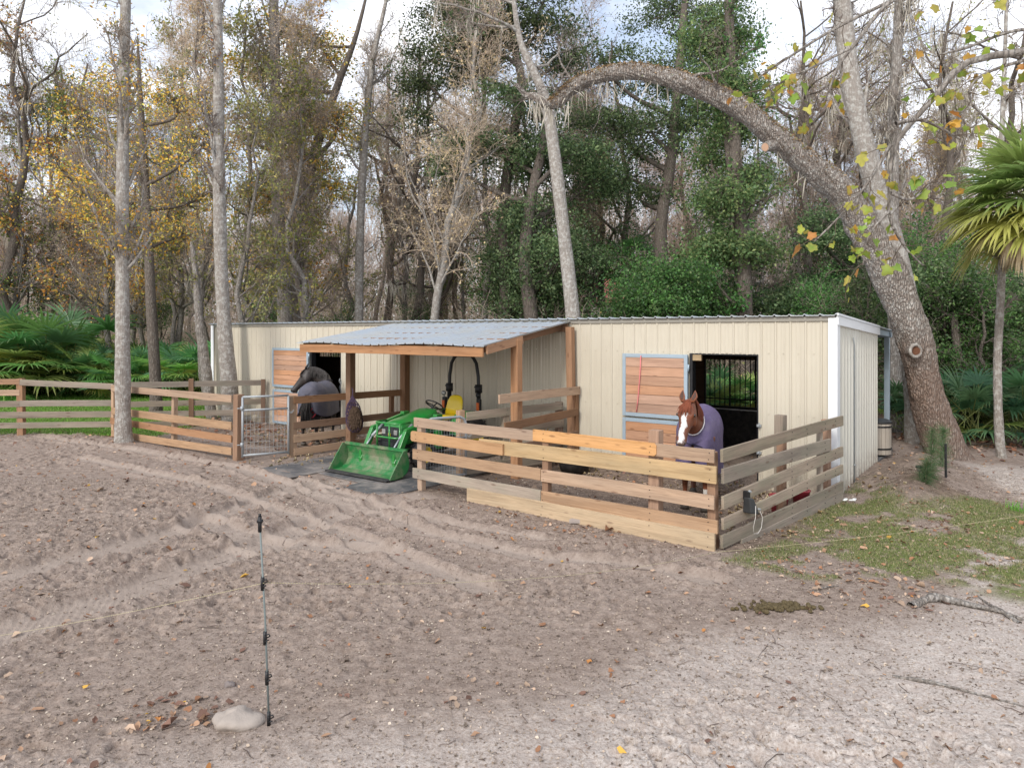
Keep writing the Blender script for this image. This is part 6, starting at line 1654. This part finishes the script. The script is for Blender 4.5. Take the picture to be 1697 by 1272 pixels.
# understorey tangle: uncountable twigs and leaves between the trunks
def tangle(name, label, n, reg, seed, h, leafp, cols, twc):
    g = np.random.default_rng(seed); (x0, x1), (y0, y1) = reg
    y = y0+(y1-y0)*g.uniform(0, 1, n); x = (g.uniform(-1, 1, n))*(y*.86+3)
    dn_ = vnoise(x*.35, y*.35, seed); m = g.uniform(0, 1, n) < .35+dn_; 
    a, b = barn(x, y); m &= ~((b < 6) & (b > -4) & (a > -18.5) & (a < 1.5)); m &= ~((x < -8) & (y < 31)); m &= ~((x > 6) & (y < 17))
    x, y = x[m], y[m]; n = len(x); dn_ = dn_[m]
    P = np.empty((n, 6, 3)); P[:, 0] = np.stack([x, y, 0*x], 1); d = nrm(g.normal(size=(n, 3))*np.array([.5,.5,.2])+np.array([0,0,1.]))
    L = (h*(.35+.9*dn_)*g.uniform(.5, 1.2, n))[:, None]/5
    for k in range(1, 6): d = nrm(d+g.normal(size=(n, 3))*.28+np.array([0,0,.02])); P[:, k] = P[:, k-1]+d*L
    Rr = np.linspace(.014, .003, 6)[None]*g.uniform(.6, 1.3, (n, 1))
    Q, RQ = grow(g, P, Rr, 5, .2, 1, h*.42, 45, 5, .0, .3, .6, .4, .2); Q2, RQ2 = grow(g, Q, RQ, 3, .1, 1, h*.2, 42, 4, 0, .3, .6, .4, .2)
    parts = []
    for q_, r_, s_ in ((P, Rr, 4), (Q, np.maximum(RQ, .004), 3), (Q2, np.maximum(RQ2, .0035), 3)):
        v, q = tubes(q_, r_, s_); parts.append((v, q, const(v, twc)))
    pts = along(g, Q2, 2, .08); mm = g.uniform(0, 1, len(pts)) < leafp*(vnoise(pts[:, 0]*.5, pts[:, 1]*.5, seed+3) > .45)
    parts.append(leaves(g, pts[mm], .11, cols))
    V, F, C = join(parts); link(name, np_mesh(name, V, F, C), M['leaf'], label=label, cat='undergrowth', kind='stuff')
tangle('undergrowth', 'grey-brown tangle of twigs and vines between the tree trunks', 2600, ((-40, 40), (20.5, 34)), 500, 3.6, .35, GREEN+OLIVE, (.60,.49,.39))
tangle('undergrowth', 'distant thicket deep inside the wood', 3000, ((-60, 60), (34, 62)), 501, 6.5, .35, OLIVE+GREEN+BROWNL, (.64,.53,.44))
# far wood that closes the view
g = np.random.default_rng(77); n = 90000
y = g.uniform(62, 100, n); x = g.uniform(-1, 1, n)*(y*.95+5); top = 13+6*vnoise(x*.12, y*.05, 7); z = g.uniform(0, 1, n)**1.0*top
d = nrm(g.normal(size=(n, 3))*np.array([.5,.5,.3])+np.array([0,0,1.])); L = g.uniform(.8, 2.6, n)[:, None]
P = np.stack([np.stack([x, y, z], 1), np.stack([x, y, z], 1)+d*L*.5+g.normal(size=(n, 3))*.08, np.stack([x, y, z], 1)+d*L], 1)
v, q = tubes(P, np.tile(np.array([.028,.022,.008]), (n, 1)), 3)
lv, lq, lc = leaves(g, np.stack([x, y, z], 1)[:60000]*np.array([1,1,.55])+g.normal(size=(60000, 3))*.5, .38, OLIVE+GREEN+[((.36,.28,.2), 5)])
V, F, C = join([(v, q, const(v, (.66,.55,.48))*np.repeat(g.uniform(.7, 1.2, (n, 1)), 9, 0)), (lv, lq, lc)])
link('distant_wood', np_mesh('distant_wood', V, F, C), M['leaf'], label='far-off bare wood closing the view behind everything', cat='wood', kind='stuff')

# ------------------------------------------------------------------ things by the end wall
c = G(1545, 820); zz = float(ground_z(c.x, c.y))
def needle_plant(px, py, h, label, seed):
    c = G(px, py); zz = float(ground_z(c.x, c.y)); g = np.random.default_rng(seed)
    e = empty('pine_sapling', Vector((c.x, c.y, zz)), label=label, cat='sapling')
    tp, tr_ = poly([Vector((0,0,-.05)), Vector((.02,0,h*.5)), Vector((.04,.01,h))], [.012,.009,.004], 8); v, q = tubes(tp, tr_, 6); link('stem', np_mesh('stem', v, [q]), M['b_brown'], e)
    n = 620; t_ = g.uniform(.05, 1, n); i = np.minimum((t_*7).astype(int), 6); p = tp[0][i]+(tp[0][i+1]-tp[0][i])*((t_*7-i)[:, None])
    d = nrm(g.normal(size=(n, 3))+np.array([0,0,.35])); l = (.27*(1-.35*t_)*g.uniform(.6, 1.2, n))[:, None]
    w_ = nrm(np.cross(d, g.normal(size=(n, 3))))*.0032
    V = np.empty((n, 3, 3)); V[:, 0] = p-w_; V[:, 1] = p+w_; V[:, 2] = p+d*l
    C = np.repeat(np.array([(.08,.17,.07),(.12,.21,.09),(.16,.19,.09)])[g.integers(0, 3, n)], 3, 0)
    link('needles', np_mesh('needles', V.reshape(-1, 3), [np.arange(n*3).reshape(n, 3)], C), M['leaf'], e)
needle_plant(1543, 822, .75, 'young long-needled pine sapling on the mulch mound right of the stable', 3)
needle_plant(1560, 800, .62, 'pine sapling tied to the black stake on the mulch mound', 4)
needle_plant(1533, 826, .30, 'smallest pine sapling beside the little solar light', 5)
c = G(1568, 815)
m = MB().tube([(c.x,c.y,-.05),(c.x-.01,c.y,.76)], .018, 8); m.build('stake', M['black'], None, label='slender black stake in the mulch mound at the right', cat='stake')
c = G(1524, 822); e = empty('solar_light', Vector((c.x, c.y, float(ground_z(c.x, c.y)))), label='small solar garden light at the foot of the mulch mound', cat='garden light')
MB().tube([(0,0,-.05),(0,0,.10)], .008, 6).build('spike', M['black'], e)
MB().lathe([(0,.10),(.03,.10),(.045,.15),(.045,.155),(0,.155)], 14).build('lens', M['glass_lamp'], e, smooth=True)
MB().lathe([(0,.155),(.06,.155),(.055,.18),(.02,.19),(0,.19)], 14).build('cap', M['black'], e, smooth=True)
# slatted bin behind the stable corner
bp = B(-.13, 4.25, .035); e = empty('slatted_bin', bp, label='pale slatted round bin with a dark lid under the rear porch', cat='bin')
m = MB()
for i in range(20):
    a = 2*math.pi*i/20; m.add([(math.cos(a+s*.14)*r, math.sin(a+s*.14)*r, z) for z in (.04, .66) for s, r in ((-1,.27),(1,.27),(1,.25),(-1,.25))], [(3,2,1,0),(4,5,6,7),(0,1,5,4),(1,2,6,5),(2,3,7,6),(3,0,4,7)])
m.lathe([(0,.05),(.255,.05),(.255,.64)], 24)
m.build('slats', plain('bin_wood', (.42,.37,.31), .8, 0, .3, .15, 5), e)
m = MB()
for z in (.14, .58): m.lathe([(.274,z),(.28,z),(.28,z+.03),(.274,z+.03)], 28)
m.build('hoop', M['black'], e); MB().lathe([(0,.74),(.2,.73),(.28,.70),(.285,.66),(0,.66)], 28).build('lid', M['dkplastic'], e, smooth=True)
# a second building glimpsed through the wood
c = at(975, 480, 55); e = empty('red_roofed_house', Vector((c.x, c.y, 0)), label='house with a red metal roof glimpsed through the trees', cat='house')
MB().box(-3, 3.4, 0, 5, 0, 5.0).build('wall', plain('house_wall', (.5,.52,.54), .8), e)
MB().add([(-3.3,-.4,4.9),(3.7,-.4,4.9),(3.7,5.4,4.9),(-3.3,5.4,4.9),(-2.5,2.5,7.0),(2.9,2.5,7.0)], [(0,3,2,1),(0,1,5,4),(1,2,5),(2,3,4,5),(3,0,4)]).build('roof', plain('red_roof', (.50,.14,.12), .5), e)
MB().box(-2.2, -1.2, -.05, .02, 1.5, 3.2).build('window', M['white_trim'], e)
# scraps, orange hose loop, white pipe
c = G(1408, 829); m = MB()
for i in range(5): m.ell((c.x+.05*i-.1+rnd.uniform(-.02,.02), c.y+rnd.uniform(-.04,.04), .015), .035, .02, .012, 7, 5)
m.build('paper_scrap', plain('paper', (.75,.78,.76), .8), None, smooth=False, label='crumpled white scrap in the grass at the foot of the end wall', cat='scrap')
m = MB(); o0 = B(-5.05, -.22)
for i in range(4): m.tube([(o0.x+.05*i-.1+.16*math.cos(t), o0.y+.03*i, .62+.16*math.sin(t)-.03*i) for t in np.linspace(.5, 5.6, 14)], .012, 6)
m.build('coiled_hose', M['orange_hose'], None, smooth=True, label='orange cord coiled on the partition fence near the shelter post', cat='hose')
# ------------------------------------------------------------------ camera and light
cam = bpy.data.cameras.new('camera'); co = bpy.data.objects.new('camera', cam); COL.objects.link(co)
co.location = (0, 0, HC); co.rotation_euler = (R(90), 0, 0)
cam.sensor_width = 36; cam.lens = 36*FPX/1697; cam.shift_y = -(636-HY)/1697; cam.clip_end = 1000; cam.clip_start = .05
scene.camera = co
w = bpy.data.worlds.new('World'); scene.world = w; w.use_nodes = True
nt = w.node_tree; nt.nodes.clear()
out = nt.nodes.new('ShaderNodeOutputWorld'); bg = nt.nodes.new('ShaderNodeBackground'); sky = nt.nodes.new('ShaderNodeTexSky')
sky.sky_type = 'NISHITA'; sky.sun_disc = False
SUN_EL, SUN_AZ = 36, 212    # degrees; azimuth clockwise from +Y: sun behind the camera, to its left
sky.sun_elevation = R(SUN_EL); sky.sun_rotation = R(SUN_AZ); sky.air_density = 1.0; sky.dust_density = 1.5
tc_ = nt.nodes.new('ShaderNodeTexCoord'); mp = nt.nodes.new('ShaderNodeMapping'); mp.inputs['Scale'].default_value = (1, 1, 2.2)
nz = nt.nodes.new('ShaderNodeTexNoise'); nz.inputs['Scale'].default_value = 3.2; nz.inputs['Detail'].default_value = 7; nz.inputs['Roughness'].default_value = .55
rp = nt.nodes.new('ShaderNodeValToRGB'); rp.color_ramp.elements[0].position = .40; rp.color_ramp.elements[1].position = .60
rp.color_ramp.elements[0].color = (.28,.28,.28,1)
mx = nt.nodes.new('ShaderNodeMix'); mx.data_type = 'RGBA'; mx.inputs[7].default_value = (7.4, 7.5, 7.9, 1)
nt.links.new(tc_.outputs['Generated'], mp.inputs[0]); nt.links.new(mp.outputs[0], nz.inputs[0]); nt.links.new(nz.outputs['Fac'], rp.inputs[0])
nt.links.new(rp.outputs[0], mx.inputs[0]); nt.links.new(sky.outputs[0], mx.inputs[6]); nt.links.new(mx.outputs[2], bg.inputs[0]); nt.links.new(bg.outputs[0], out.inputs[0])
bg.inputs[1].default_value = .13
sl = bpy.data.lights.new('sun', 'SUN'); sl.energy = 1.5; sl.angle = R(10); sl.color = (1, .96, .9)
so = bpy.data.objects.new('sun', sl); COL.objects.link(so)
az, el = R(SUN_AZ), R(SUN_EL)
dv = Vector((math.sin(az)*math.cos(el), math.cos(az)*math.cos(el), math.sin(el)))
so.rotation_euler = dv.to_track_quat('Z', 'Y').to_euler()
scene.view_settings.view_transform = 'Standard'; scene.view_settings.look = 'None'; scene.view_settings.exposure = .68; scene.view_settings.gamma = 1
scene.render.engine = 'CYCLES'
